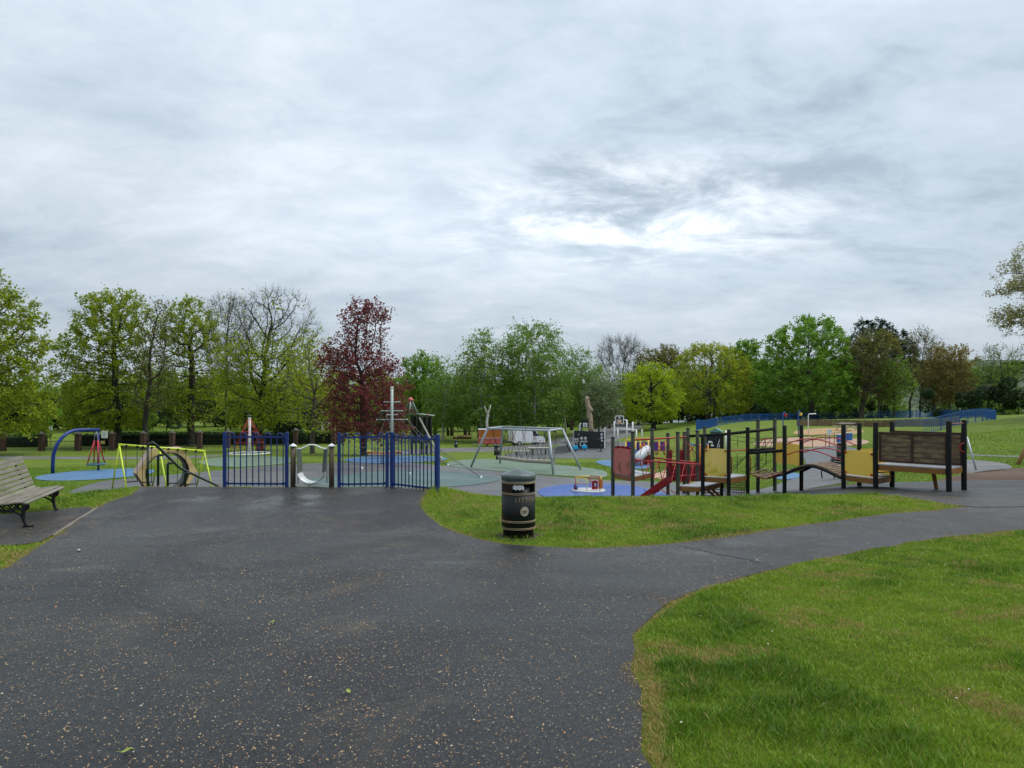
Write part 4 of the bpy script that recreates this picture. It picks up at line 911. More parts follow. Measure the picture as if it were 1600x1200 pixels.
for i, (x, d, w, h, lab) in enumerate(((889.5, 72, .5, .85, 'dark fitness seat left of the black wall'), (938.8, 66, .5, 1.15, 'black pedestal stand in front of the black wall'))):
    st = thing('fitness_station', lab, 'fitness equipment', at(x, d)); q = st.location
    MB().tube([q, q+Vector((0, 0, h*.6))], .05, 7).build('stem', BLACK, st)
    if i == 0: MB().box(q+Vector((0, 0, h*.55)), (.5, .4, .07)).build('seat', BLACK, st, bevel=.02); MB().box(q+Vector((-.22, 0, h*.85)), (.08, .4, .5)).build('backrest', BLACK, st, bevel=.02)
    else: MB().tube([q+Vector((.4*math.cos(k*PI/8), .12*math.sin(k*PI/8), h)) for k in range(16)], .03, 6, closed=True).build('hand_ring', BLACK, st); MB().tube([q+Vector((0, 0, h*.6)), q+Vector((0, 0, h))], .03, 6).build('neck', BLACK, st); MB().lathe([(.35, 0), (.35, .03), (.06, .05)], q, 14).build('base_plate', BLACK, st)
bb = thing('basketball_post', 'white bent post with black backboard and white target, behind the wall', 'basketball hoop', at(906, 86)); q = bb.location
MB().tube([q, W(906, 664, 86), W(907, 662.5, 86), W(912, 662, 86)], .1, 8).build('post', WHITE, bb)
MB().slab([W(908.5, 668, 85.6), W(920, 668, 85.6), W(920, 655.5, 85.6), W(908.5, 655.5, 85.6)], (0, .08, 0)).build('backboard', BLACK, bb)
MB().slab([W(911, 667, 85.55), W(917.7, 667, 85.55), W(917.7, 660.8, 85.55), W(911, 660.8, 85.55)], (0, .03, 0)).build('target_square', HEADS, bb)
MB().slab([W(912.6, 665.5, 85.5), W(916, 665.5, 85.5), W(916, 662.4, 85.5), W(912.6, 662.4, 85.5)], (0, .02, 0)).build('target_centre', STEEL, bb)
st = thing('carved_trunk', 'pale carved dead tree trunk standing behind the black wall', 'sculpture', at(922, 92)); q = st.location
pth = [(923.5, 674, 1.1), (923, 668, 1.0), (922, 660, 1.15), (922.5, 655, 1.0), (921, 649, 1.2), (920.2, 643, .95), (921.5, 639, 1.15), (918.8, 633, .9), (917.8, 628, 1.0), (917.2, 623.5, .85), (916.4, 619.5, .55)]
MB().tube([W(x, y, 92)+Vector((0, random.gauss(0, .05), 0)) for x, y, r in pth], [.31*r for *_, r in pth], 9).build('trunk', mk('carved_wood', (.34, .27, .19), .8, .35, 2.5, (.16, .12, .08), bump=.5, bscale=4), st)
for x, y, r in ((924.5, 641, .2), (918.6, 636, .16), (924.2, 658, .2), (919.2, 652, .18), (920, 622.5, .14)): MB().lathe([(0, -r), (r*.9, -r*.4), (r, 0), (r*.7, r*.6), (0, r)], W(x, y, 91.8), 8).build('carved_knob', mk('carved_wood', (.34, .27, .19)), st)
fr = thing('ball_game_frame', 'white steel ball game frame with square basketball backboard', 'goal frame', at(976, 72)); d = 72
for x, y in ((960, 658), (965.3, 668), (979.3, 656), (988.6, 659), (994.3, 671)):
    t_ = W(x, y, d+(1.5 if x in (965.3, 988.6) else 0)); MB().tube([Vector((t_.x, t_.y, zg(t_.x, t_.y)-.1)), t_], .075, 8).build('post', WHITE, fr)
for p in ([(960, 671), (994.3, 672)], [(974, 656), (979.3, 656.3)], [(965, 668.5), (988, 671)]): MB().tube([W(x, y, d) for x, y in p], .05, 7).build('rail', WHITE, fr)
x0, x1, y0, y1 = 962, 974, 650, 661.6
MB().slab([W(x0, y1, d), W(x1, y1, d), W(x1, y0, d), W(x0, y0, d)], (0, .06, 0)).build('backboard', BLACK, fr)
for p in ([(x0, y0), (x1, y0)], [(x0, y1), (x1, y1)], [(x0, y0), (x0, y1)], [(x1, y0), (x1, y1)]): MB().beam(W(*p[0], d-.05), W(*p[1], d-.05), .09, .06, (0, 1, 0)).build('backboard_frame', WHITE, fr)
MB().slab([W(964.5, 660, d-.04), W(971, 660, d-.04), W(971, 655.5, d-.04), W(964.5, 655.5, d-.04)], (0, .02, 0)).build('target_square', mk('cream_paint', (.6, .5, .42)), fr)
MB().slab([W(965.5, 653.6, d-.04), W(970, 653.6, d-.04), W(969.4, 651.5, d-.04), W(966.5, 651.7, d-.04)], (0, .02, 0)).build('board_mark', HEADS, fr)
MB().tube(arc(W(967.5, 660.8, d-.35), .22, 0, 2*PI, 14, (1, 0, 0), (0, 1, 0))[:-1], .03, 6, closed=True).build('hoop', ORG, fr)
for x, y, d_, lab in ((1003, 671, 70, 'lone white steel post right of the ball game frame'),): 
    t_ = W(x, y, d_); tag(MB().tube([Vector((t_.x, t_.y, zg(t_.x, t_.y)-.1)), t_-Vector((0, 0, .05)), t_], [.075, .075, .05], 10).build('steel_post', WHITE), lab, 'post')
pu = thing('modular_play_unit', 'yellow and purple play unit with tube slide behind the climbing trail', 'play unit', at(1012, 46)); d = 46
for x, y in ((978, 688), (993, 686), (1000.5, 684), (1013, 687), (1030, 684), (1040.5, 687)):
    t_ = W(x, y, d+(1.2 if x in (993, 1013) else 0)); MB().tube([Vector((t_.x, t_.y, zg(t_.x, t_.y)-.1)), t_], .06, 8).build('post', YEL, pu)
for x0, x1, y0, y1 in ((979, 992, 690, 702), (994.5, 1012, 691, 705), (1015, 1040, 690, 704.5)): MB().slab([W(x0, y1, d), W(x1, y1, d), W(x1, y0, d), W(x0, y0, d)], (0, .05, 0)).build('purple_panel', PURP, pu)
for p in ([(977, 687.5), (995, 685)], [(996, 684.5), (1042, 685.5)], [(1000, 731), (1042, 731)], [(1010, 718), (1042, 717)]): MB().beam(W(*p[0], d-.05), W(*p[1], d-.05), .08, .08).build('yellow_rail', YEL, pu)
MB().tube([W(992, 721, d-1.6), W(999, 713, d-1.2), W(1006, 707, d-.9), W(1012, 702, d-.6)], .3, 14).build('tube_slide', mk('silver_tube', (.45, .47, .5), .3, .1), pu)
MB().tube(arc(W(991.6, 721.5, d-1.65), .3, 0, 2*PI, 16, (.8, 0, .6), (0, 1, 0))[:-1], .06, 6, closed=True).build('slide_mouth', RED, pu)
MB().slab([W(1006, 727, d-.4), W(1017, 727, d-.4), W(1017, 711, d-.4), W(1006, 711, d-.4)], (0, .3, 0)).build('red_box_panel', DRED, pu)
for k in range(5): MB().beam(W(999+2*k, 738-2.6*k, d-.9), W(1010+2*k, 738-2.6*k, d-.9), .25, .06).build('stair_tread', ORG, pu)
for x in (999, 1003.5, 1012, 1017): MB().slab([W(x, 742, d-.7), W(x+1.6, 742, d-.7), W(x+1.6, 722, d-.7), W(x, 722, d-.7)], (0, .08, 0)).build('orange_board', ORG, pu)
MB().slab([W(988, 745, d-.5), W(998, 745, d-.5), W(998, 712, d-.5), W(991, 698, d-.5)], (0, .06, 0)).build('blue_panel', mk('sky_blue_panel', (.05, .27, .52), .5), pu)
for x, y, r in ((1003, 699, .16), (1006.5, 695, .12)): MB().lathe([(0, -r), (r, 0), (0, r)], W(x, y, d-.12), 10).build('play_ball', ORG, pu)
u2 = thing('red_climber', 'low orange and red climber right of the red slide tower', 'play unit', at(1085, 42)); d = 42
for x0, x1, y0, y1, mm in ((1076, 1086, 738, 752, ORG), (1088, 1100, 735, 752, RED), (1102, 1110, 740, 752, ORG)): MB().slab([W(x0, y1, d), W(x1, y1, d), W(x1, y0, d), W(x0, y0, d)], (0, .3, 0)).build('panel', mm, u2, bevel=.03)
for x in (1078, 1094, 1106): t_ = W(x, 694, d); MB().tube([Vector((t_.x, t_.y, zg(t_.x, t_.y)-.1)), t_], .05, 8).build('post', ORG, u2)
MB().tube([W(1078, 694, d), W(1094, 697, d), W(1106, 694, d)], .05, 7).build('rail', mk('mid_blue_paint', (.03, .12, .4)), u2)
for i in range(3): MB().tube([W(1080+7*i, 697, d), W(1087+7*i, 725, d)], .02, 5).build('net_rope', RROPE, u2)
w2 = thing('graffiti_wall', 'black goal wall with white scribbles and white post beyond the yellow panel', 'wall', at(1117, 57)); d = 57
MB().slab([at(1104, d), at(1131, d-1), W(1131, 679, d-1), W(1104, 680, d)], (0, .15, 0)).build('wall_panel', mk('black_wall_paint', (.006, .009, .014)), w2)
for po in ([(1106, 690), (1109, 688.5), (1113, 690), (1114, 692.5), (1110, 692), (1107, 692.5)], [(1110, 695), (1114, 694), (1116, 696.5), (1112, 698)], [(1120, 699), (1124.5, 686), (1125.3, 686.3), (1121, 699.4)], [(1123, 699), (1126.5, 688), (1127.3, 688.3), (1124, 699.3)]): MB().slab([W(x, y, 56-.15+(1131-x)/27) for x, y in po], (0, .02, 0)).build('white_scribble', HEADS, w2)
MB().tube([at(1134.5, 55), W(1134.5, 672.5, 55)], .09, 8).build('white_post', WHITE, w2)

# ------------------------------------------------------------------ van, trailer, tables, bins
def box_profile(prof, y0, y1):
    n = len(prof); return [(x, y0, z) for x, z in prof]+[(x, y1, z) for x, z in prof], [tuple(range(n)), tuple(reversed(range(n, 2*n)))]+[(i, n+i, n+(i+1) % n, (i+1) % n) for i in range(n)]
vd = 99.5; va = at(797.5, vd-.5); van = thing('delivery_van', 'white panel van parked on the grass beside the red trailer', 'van', va, math.radians(24))
VW = mk('van_white', (.74, .76, .78), .3, .05, 1.5, coat=.3); GL = mk('dark_glass', (.012, .014, .016), .12, .2)
prof = [(0, .45), (.05, .38), (4.75, .38), (4.95, .5), (4.98, .95), (4.75, 1.15), (4.05, 1.32), (3.45, 2.12), (3.2, 2.25), (.25, 2.30), (.06, 2.2)]
MB().add(*box_profile(prof, -.95, .95)).build('body', VW, van, True, .07)
for s in (-1, 1):
    MB().slab([(3.05, s*.955, 1.32), (3.92, s*.955, 1.34), (3.42, s*.955, 1.98), (3.05, s*.955, 2.0)], (0, s*.006, 0)).build('side_window', GL, van, True)
    MB().box((2.2, s*.957, .62), (2.9, .012, .05)).build('rub_strip', VW, van, True)
    MB().box((.01, s*.75, 1.1), (.05, .16, .5)).build('tail_lamp', RED, van, True)
    MB().box((3.85, s*1.07, 1.45), (.1, .2, .24)).build('mirror', BLACK, van, True, .03)
    MB().box((4.9, s*.72, .88), (.16, .32, .2)).build('headlamp', STEEL, van, True, .03)
    for x in (.95, 4.15):
        wobj = MB().tube([(x, s*.78, .33), (x, s*.975, .33)], .34, 18).build('wheel', BLACK, van, True)
        MB().tube([(x, s*.97, .33), (x, s*.985, .33)], .2, 12).build('hub_cap', STEEL, wobj, True)
MB().slab([(4.08, -.8, 1.34), (4.08, .8, 1.34), (3.5, .75, 2.08), (3.5, -.75, 2.08)], (.02, 0, .015)).build('windscreen', GL, van, True)
MB().box((-.01, 0, .52), (.1, 1.8, .2)).build('bumper', BLACK, van, True, .03)
MB().box((-.005, 0, 1.35), (.02, .015, 1.6)).build('door_seam', BLACK, van, True)
MB().box((-.01, -.3, 1.0), (.03, .45, .11)).build('number_plate', mk('plate_yellow', (.6, .45, .05)), van, True)
td = 95; ta = at(747.5, td); tl = thing('catering_trailer', 'small red catering trailer with orange serving hatch on the grass', 'trailer', ta, math.radians(2))
TR = mk('trailer_red', (.46, .07, .055), .45, .15, 2.5, (.60, .30, .27), (.52, .6), 5)
MB().box((1.6, 1.0, 1.32), (3.2, 2.0, 1.95)).build('body', TR, tl, True, .06)
MB().box((1.6, -.02, 1.72), (2.95, .05, .98)).build('serving_hatch', mk('hatch_orange', (.38, .12, .015), .5, .2, 1.5), tl, True)
MB().box((1.6, 1.0, 2.33), (3.3, 2.1, .07)).build('roof', WHITE, tl, True)
MB().box((1.6, -.03, 1.19), (3.1, .12, .05)).build('counter_shelf', WHITE, tl, True)
for y in (.06, 1.9):
    wobj = MB().tube([(2.25, y, .27), (2.25, y+.05, .27)], .27, 14).build('wheel', BLACK, tl, True); MB().tube([(2.25, y-.03, .27), (2.25, y, .27)], .15, 10).build('hub_cap', WHITE, wobj, True)
MB().beam((0, 1, .4), (-.9, 1, .35), .1, .08).build('drawbar', STEEL, tl, True)
for x in (.3, 2.9): MB().tube([(x, .3, 0), (x, .3, .4)], .03, 6).build('prop_leg', STEEL, tl, True)
def table(px, d, L, Wd, h, name, label, conc=True, rz=0, benches=False):
    t = thing(name, label, 'table' if name != 'low_bench' else 'bench', at(px, d), rz)
    MB().box((0, 0, h), (L, Wd, .08)).build('top', CONC, t, True, .02)
    for s in (-1, 1): MB().slab([(s*L*.3-.06, -Wd*.35, 0), (s*L*.3-.06, Wd*.35, 0), (s*L*.3-.06, Wd*.2, h-.04), (s*L*.3-.06, -Wd*.2, h-.04)], (.12, 0, 0)).build('leg', CONC if conc else BLACK, t, True)
    return t
table(845, 80, 1.15, .8, .78, 'concrete_table', 'pale concrete table behind the steel net swing')
table(842, 68, 2.1, .8, .62, 'picnic_table', 'low grey picnic table beneath the concrete table', False)
table(815, 67, 1.6, .45, .38, 'low_bench', 'low grey seat with black ends seen through the rope net', False)
def small_bin(px, d, h, r, label):
    t = thing('park_bin', label, 'bin', at(px, d)); q = t.location
    MB().lathe([(r*.92, 0), (r, .04), (r, h*.72), (r*.95, h*.72), (r*.95, h*.86)], q, 16).build('body', GREENP, t)
    MB().lathe([(r*1.03, h*.86), (r*1.03, h*.94), (r*.6, h), (0, h*1.01)], q, 16).build('lid', GREENP, t)
    MB().lathe([(r*1.01, h*.5), (r*1.015, h*.52), (r*1.01, h*.54)], q, 16).build('band', GOLD, t)
small_bin(712.5, 92, .95, .24, 'small dark green bin on the lawn left of the red trailer')
small_bin(776.5, 68, .98, .28, 'dark green bin behind the back leg of the steel net swing')
small_bin(1315, 41, .8, .27, 'dark bin on the path seen between the arched bridge rails')
lg = thing('cut_logs', 'pair of sawn logs lying at the edge of the wood', 'log', at(722, 116))
for i, (dx, dz, L, r) in enumerate(((-.9, .2, 1.2, .22), (.45, .28, 2.2, .3))): q = lg.location+Vector((dx, 0, dz)); MB().tube([q-Vector((L/2, .1, 0)), q+Vector((L/2, .1, .02))], r, 12).build('log', mk('cut_log', (.30, .19, .09), .8, .3, 4), lg)

# ------------------------------------------------------------------ right hand side: pool area
M_FENCE = mk('blue_mesh_paint', (.012, .085, .30), .5, .2, 2)
fl = [(1088, 673, 74), (1094, 670.5, 84), (1120, 664, 98), (1160, 659.8, 105), (1200, 656.5, 112), (1250, 653.5, 118), (1300, 651.2, 121), (1350, 650, 118), (1400, 649.5, 112), (1450, 650, 102), (1500, 651, 92), (1540, 653, 82), (1556, 657.5, 75)]
fpt = [at(x, d) for x, y, d in fl]
fr_ = [(1556, 75), (1535, 68), (1500, 62), (1470, 57), (1440, 54)]
fpt2 = [at(x, d) for x, d in fr_]
def mesh_fence(pts, h, label, step=.13):
    t = thing('mesh_fence', label, 'fence', pts[0]); res = []
    for a, b in zip(pts[:-1], pts[1:]):
        n = max(1, int(round((b-a).length/3.2)))
        for i in range(n): res.append((a.lerp(b, i/n), a.lerp(b, (i+1)/n)))
    for a, b in res:
        a = Vector((a.x, a.y, zg(a.x, a.y))); b = Vector((b.x, b.y, zg(b.x, b.y))); L = (b-a).length; k = int(L/step)
        MB().box(a+Vector((0, 0, h/2)), (.06, .06, h+.1)).build('post', M_FENCE, t)
        for zz in (h-.03, .08): MB().beam(a+Vector((0, 0, zz)), b+Vector((0, 0, zz)), .03, .045).build('rail', M_FENCE, t)
        m = MB()
        for i in range(1, k):
            p = a.lerp(b, i/k); m.beam(p+Vector((0, 0, .06)), p+Vector((0, 0, h)), .02, .02, (b-a).normalized())
        m.build('bars', M_FENCE, t)['kind'] = 'stuff'
mesh_fence(fpt, 1.12, 'long blue railing fence curving round the pool lawn below the trees')
mesh_fence(fpt2, 1.15, 'blue railing fence running down the slope from the right hand corner', .42)
tc_ = thing('teal_hut', 'small teal green hut with gabled roof by the end of the blue fence', 'hut', at(1119, 66), math.radians(-25)); TE = mk('teal_paint', (.012, .085, .085), .5, .2, 2)
MB().box((0, 0, .4), (.95, .7, .95)).build('body', TE, tc_, True)
MB().slab([(-.55, -.45, .85), (.55, -.45, .85), (.55, -.45, .92), (0, -.45, 1.22), (-.55, -.45, .92)], (0, .9, 0)).build('roof', mk('pale_teal_roof', (.10, .24, .22), .5), tc_, True)
for x in (-.2, .3): MB().box((x, -.36, .35), (.3, .02, .35)).build('notice', HEADS, tc_, True)
for x, d, h, col, lab in ((1223.5, 66, 2.2, RED, 'blue pool pole with a red bucket, left one'), (1247.5, 66, 2.2, YEL, 'blue pool pole with a yellow bucket, right one')):
    t = thing('splash_pole', lab, 'water toy', at(x, d), 0, 'blue splash poles'); q = t.location; BL2 = mk('mid_blue_paint', (.03, .12, .4))
    MB().tube([q, q+Vector((0, 0, h)), q+Vector((.08, 0, h+.12)), q+Vector((.2, 0, h+.08))], .05, 8).build('pole', BL2, t)
    MB().lathe([(0, -.16), (.13, -.12), (.17, .1), (.15, .12)], q+Vector((.22, 0, h-.15)), 10).build('bucket', col, t)
t = thing('shower_pole', 'white crook shaped pole beside the pool', 'pole', at(1263, 62)); q = t.location; z_ = W(1263, 647, 62).z
MB().tube([q, Vector((q.x, q.y, z_-.12)), Vector((q.x+.06, q.y, z_)), Vector((q.x+.68, q.y, z_+.03))], .045, 8).build('pole', WHITE, t); MB().lathe([(.12, 0), (.12, .04)], q, 10).build('foot', STEEL, t)
pal = thing('palisade_wall', 'curved retaining wall of upright timber stakes above the pool', 'wall', at(1400, 80)); pl = [(1246, 82), (1300, 82), (1350, 80), (1400, 77), (1440, 72), (1475, 67), (1500, 63)]
PALM = mk('palisade_timber', (.21, .15, .08), .85, .4, 3, (.11, .09, .06)); PALG = mk('palisade_grey', (.16, .17, .18), .85, .25, 3)
m1, m2 = MB(), MB()
for (xa, da), (xb, db) in zip(pl[:-1], pl[1:]):
    A_, B_ = at(xa, da), at(xb, db); n = int((B_-A_).length/.2)
    for i in range(n):
        p = A_.lerp(B_, i/n); p.z = zg(p.x, p.y); (m2 if xa >= 1400 else m1).box(p+Vector((0, 0, .33)), (.17, .12, .86+random.gauss(0, .04)), random.gauss(0, .2))
m1.build('brown_stakes', PALM, pal)['kind'] = 'stuff'; m2.build('grey_stakes', PALG, pal)['kind'] = 'stuff'
t = thing('pool_sign', 'white notice board on a thin post by the pool', 'sign', at(1296, 52)); q = t.location
MB().tube([q, W(1296, 678, 52)], .025, 6).build('post', BL2, t); MB().slab([W(1292, 678, 51.9), W(1300, 678, 51.9), W(1300, 670.5, 51.9), W(1292, 670.5, 51.9)], (0, .03, 0)).build('board', WHITE, t)
MB().slab([W(1296, 675.5, 51.88), W(1298.8, 674.6, 51.88), W(1298.6, 672.3, 51.88), W(1297.8, 672.2, 51.88)], (0, .01, 0)).build('board_print', STEEL, t)
pr_ = thing('pool_railing', 'low railing along the edge of the tan paddling pool', 'railing', at(1240, 60)); pp = [at(x, d) for x, d in ((1140, 62), (1180, 57), (1230, 54), (1290, 53), (1330, 54))]
for a_, b2 in zip(pp[:-1], pp[1:]):
    for zz in (.55, .9): MB().tube([a_+Vector((0, 0, zz)), b2+Vector((0, 0, zz))], .022, 5).build('rail', BLACK, pr_)
    for k in range(3): c = a_.lerp(b2, k/3); MB().tube([c, c+Vector((0, 0, .92))], .025, 5).build('post', BLACK, pr_)
for i, (x, d, lab) in enumerate(((1312, 56, 'blue box by the pool, nearest the white notice'), (1327, 57, 'blue box by the pool, right of the first'))):
    o = thing('pool_box', lab, 'box', at(x, d), .2, 'blue boxes at the pool edge'); MB().box((0, 0, .28), (.4, .3, .56)).build('body', BL2, o, True, .03); MB().box((0, 0, .59), (.44, .34, .05)).build('lid', mk('pale_blue_plastic', (.2, .4, .55)), o, True)
t = thing('picnic_bench', 'pale picnic bench on the orange sand beyond the pool', 'bench', at(1322, 71), .3)
MB().box((0, 0, .74), (1.8, .7, .05)).build('top', CONC, t, True)
for s in (-1, 1): MB().box((0, s*.7, .45), (1.8, .28, .05)).build('seat', CONC, t, True); MB().beam((s*.6, -.75, 0), (s*.6, .0, .72), .08, .05).build('leg', CONC, t, True); MB().beam((s*.6, .75, 0), (s*.6, .0, .72), .08, .05).build('leg', CONC, t, True)
t = thing('park_bench', 'small dark park bench under the arched bridge', 'bench', at(1300, 27.2), math.radians(200)); m = MB()
for y in (-.5, .5):
    m = MB(); m.tube([(0, y, 0), (.04, y, .22), (0, y, .42), (-.42, y, .40), (-.6, y, .82)], .025, 6); m.tube([(-.42, y, .4), (-.5, y, .2), (-.62, y, 0)], .025, 6); m.tube([(0, y, .42), (.05, y, .58), (-.1, y, .64), (-.48, y, .62)], .02, 6); m.build('leg_frame', IRON, t, True)
for k in range(4): MB().box((-.05-.1*k, 0, .43), (.08, 1.2, .03)).build('slat', BLACK, t, True)
for k in range(4): MB().box((-.46-.035*k, 0, .52+.09*k), (.03, 1.2, .07)).build('slat', BLACK, t, True)
fs_ = thing('swing_frame', 'thin grey swing frame half hidden behind the plank wall', 'swing', at(1460, 27)); a_, b2 = W(1511, 683, 27), W(1402, 684, 28.5)
MB().tube([a_, b2], .04, 8).build('top_bar', STEEL, fs_)
for p, xs in ((a_, (1526, 1506)), (b2, (1396, 1410))):
    for x, dd_ in zip(xs, (-.5, .9)): g = at(x, p.y+dd_); MB().tube([g-Vector((0, 0, .05)), p], .034, 7).build('leg', STEEL, fs_)
tf_ = thing('timber_swing', 'round timber swing frame leg standing in bark at the right edge', 'swing', at(1640, 28.5)); a_ = W(1616, 672, 28.5)
for p in (at(1588, 28.3), at(1640, 29.2)): MB().tube([p-Vector((0, 0, .1)), a_], .075, 9).build('leg', mk('golden_timber', (.26, .14, .05), .7, .3, 5), tf_)
b2 = Vector((a_.x+2.6, a_.y+1.2, a_.z)); MB().tube([a_-Vector((.2, .1, 0)), b2], .08, 9).build('top_bar', mk('golden_timber', (.26, .14, .05)), tf_)
for dx in (-.6, .7): MB().tube([Vector((b2.x+dx, b2.y+dx*.3, zg(b2.x, b2.y)-.1)), b2], .075, 9).build('leg', mk('golden_timber', (.26, .14, .05)), tf_)

# ------------------------------------------------------------------ brick piers and railings at the far left
piers = [(-95, 85), (-45, 85), (4.5, 85), (65, 85), (122, 85), (175, 86), (224, 87), (269, 88), (312, 89), (356, 90), (404, 92), (462, 94), (521, 95)]
far = [(680, 122), (706, 124), (727, 125), (893, 128), (931, 128), (942, 128), (952, 128)]
lab = ['at the far left edge of the photo', 'next to the blue arch swing', 'behind the top of the blue arch', 'below the white notice board', 'behind the left end of the lime swing', 'behind the lime swing top bar', 'behind the hexagon tunnel', 'behind the left fence panel end', 'behind the rope spinner', 'behind the timber post gate', 'behind the copper beech trunk']
def pier(px, d, h, w, lb):
    t = thing('brick_pier', lb, 'pillar', at(px, d), 0, 'brick piers of the park boundary')
    MB().box((0, 0, h/2-.1), (w, w, h+.2)).build('shaft', BRICK, t, True)
    MB().slab([(-w*.6, -w*.6, h), (w*.6, -w*.6, h), (w*.6, w*.6, h), (-w*.6, w*.6, h)], (0, 0, .12)).build('cap', STONE, t, True)
    MB().lathe([(w*.5, h+.12), (w*.25, h+.3), (0, h+.36)], (0, 0, 0), 4, False).build('cap_top', STONE, t, True)
order = ['brick pier out of frame further left' if x < -10 else None for x, _ in piers]
names = iter(['brick pier '+s for s in ['at the left edge behind the bench', 'between the bench back and the blue arch', 'behind the top of the blue arch', 'under the white notice board', 'behind the lime swing, left half', 'behind the hexagon tunnel', 'right of the hexagon tunnel', 'behind the left end of the blue fence', 'behind the rope spinner', 'behind the timber post gate', 'just right of the timber post gate']])
for x, d in piers:
    if x > -10: pier(x, d, 2.0, .54, next(names))
for (x, d), s in zip(far, ['left of three at the wood edge near the play tower', 'middle of three at the wood edge near the play tower', 'right of three at the wood edge near the play tower', 'in the wood left of the carved trunk', 'in the wood just right of the carved trunk', 'second to the right of the carved trunk', 'third to the right of the carved trunk']): pier(x, d, 2.3, .6, 'brick pier '+s)
ri = 0
for (xa, da), (xb, db) in zip(piers[1:-1], piers[2:]):
    A_, B_ = at(xa, da), at(xb, db); t = thing('iron_railing', ['', 'first', 'second', 'third', 'fourth', 'fifth', 'sixth', 'seventh', 'eighth', 'ninth', 'tenth', 'eleventh'][ri+1]+' bay from the left of thin black railing between brick piers', 'railing', A_, 0, 'black railing bays between brick piers'); ri += 1
    for zz in (.25, 1.15): MB().beam(A_+Vector((.32, 0, zz)), B_+Vector((-.32, 0, zz)), .03, .045).build('rail', IRON, t)
    m = MB(); n = int((B_-A_).length/.15)
    for k in range(2, n-1): p = A_.lerp(B_, k/n); m.beam(p+Vector((0, 0, .02)), p+Vector((0, 0, 1.3)), .022, .022, (1, 0, 0))
    m.build('bars', IRON, t)['kind'] = 'stuff'
for x, y0, y1, hw, d, lb_, mm in ((79, 665.5, 672, 2.6, 97, 'small white sign on a pole above the railings', WHITE), (163, 673.5, 684.5, 4.8, 80, 'white notice board right of the blue arch swing', WHITE), (160, 689, 693.5, 3.2, 79.5, 'small yellow notice below the white notice board', mk('notice_yellow', (.5, .3, .05)))):
    t = thing('park_sign', lb_, 'sign', at(x, d)); MB().tube([t.location, W(x, y1, d+.05)], .035, 6).build('post', IRON, t)
    o = MB().slab([W(x-hw, y1, d), W(x+hw, y1, d), W(x+hw, y0, d), W(x-hw, y0, d)], (0, .04, 0)).build('board', mm, t)
    for k in range(3): MB().beam(W(x-hw*.6+k*.6, y0+(y1-y0)*(.25+.25*k), d-.02), W(x+hw*.5-.5*k, y0+(y1-y0)*(.25+.25*k), d-.02), .03, .05).build('print', STEEL, o)
wc = thing('white_cabin', 'tiny white cabin far behind the timber post gate', 'cabin', at(506, 150)); q = wc.location
MB().box(q+Vector((0, 0, .9)), (2.6, 2, 2.0)).build('wall', WHITE, wc); MB().box(q+Vector((0, 0, 2.0)), (3.0, 2.4, .16)).build('roof', STONE, wc); MB().box(q+Vector((.6, -1.01, .8)), (.8, .04, 1.4)).build('door', BLACK, wc)
MB().box(q+Vector((-.6, -1.01, 1.2)), (.7, .04, .6)).build('window', GL, wc)

# ------------------------------------------------------------------ trees
BARK = mk('dark_bark', (.030, .026, .020), .9, .4, 3, (.055, .058, .035), (.5, .7), 1.2, .6, 8)
BARKG = mk('grey_bark', (.085, .075, .060), .9, .35, 3, (.045, .045, .03), (.5, .7), 1.2, .6, 8)
BARKW = mk('birch_bark', (.42, .41, .38), .8, .3, 2, (.05, .045, .04), (.55, .62), 2.5, stretch=(1, 1, 2))
LF = dict(
    lime=leafmat('lime_tone_leaves', (.22, .29, .016), (.33, .40, .024), (.17, .24, .018)),
    yellow=leafmat('yellow_tone_leaves', (.28, .39, .014), (.44, .54, .026), (.21, .32, .014)),
    olive=leafmat('olive_tone_leaves', (.27, .33, .018), (.40, .45, .028), (.20, .26, .022)),
    green=leafmat('green_tone_leaves', (.135, .27, .024), (.23, .40, .045), (.105, .22, .026)),
    birch=leafmat('birch_tone_leaves', (.145, .265, .036), (.235, .375, .056), (.12, .225, .034)),
    copper=leafmat('copper_tone_leaves', (.15, .030, .034), (.26, .060, .060), (.18, .06, .045)),
    grey=leafmat('greygreen_leaves', (0.158, 0.209, 0.098), (0.254, 0.307, 0.158), (0.135, 0.187, 0.090)),
    rust=leafmat('rust_tone_leaves', (.22, .175, .055), (.30, .235, .075), (.19, .18, .06)),
    brown=leafmat('brown_tone_leaves', (.15, .155, .04), (.22, .21, .05), (.12, .14, .035)),
    dark=leafmat('pine_needles', (0.016, 0.034, 0.018), (0.030, 0.055, 0.026)),
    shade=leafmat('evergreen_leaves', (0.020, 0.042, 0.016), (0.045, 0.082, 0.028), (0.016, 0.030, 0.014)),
    mid=leafmat('mid_tone_leaves', (.11, .20, .026), (.20, .31, .04), (.09, .16, .025)),
    feather=leafmat('feathery_leaves', (0.221, 0.234, 0.085), (0.338, 0.325, 0.130), (0.286, 0.234, 0.065)))

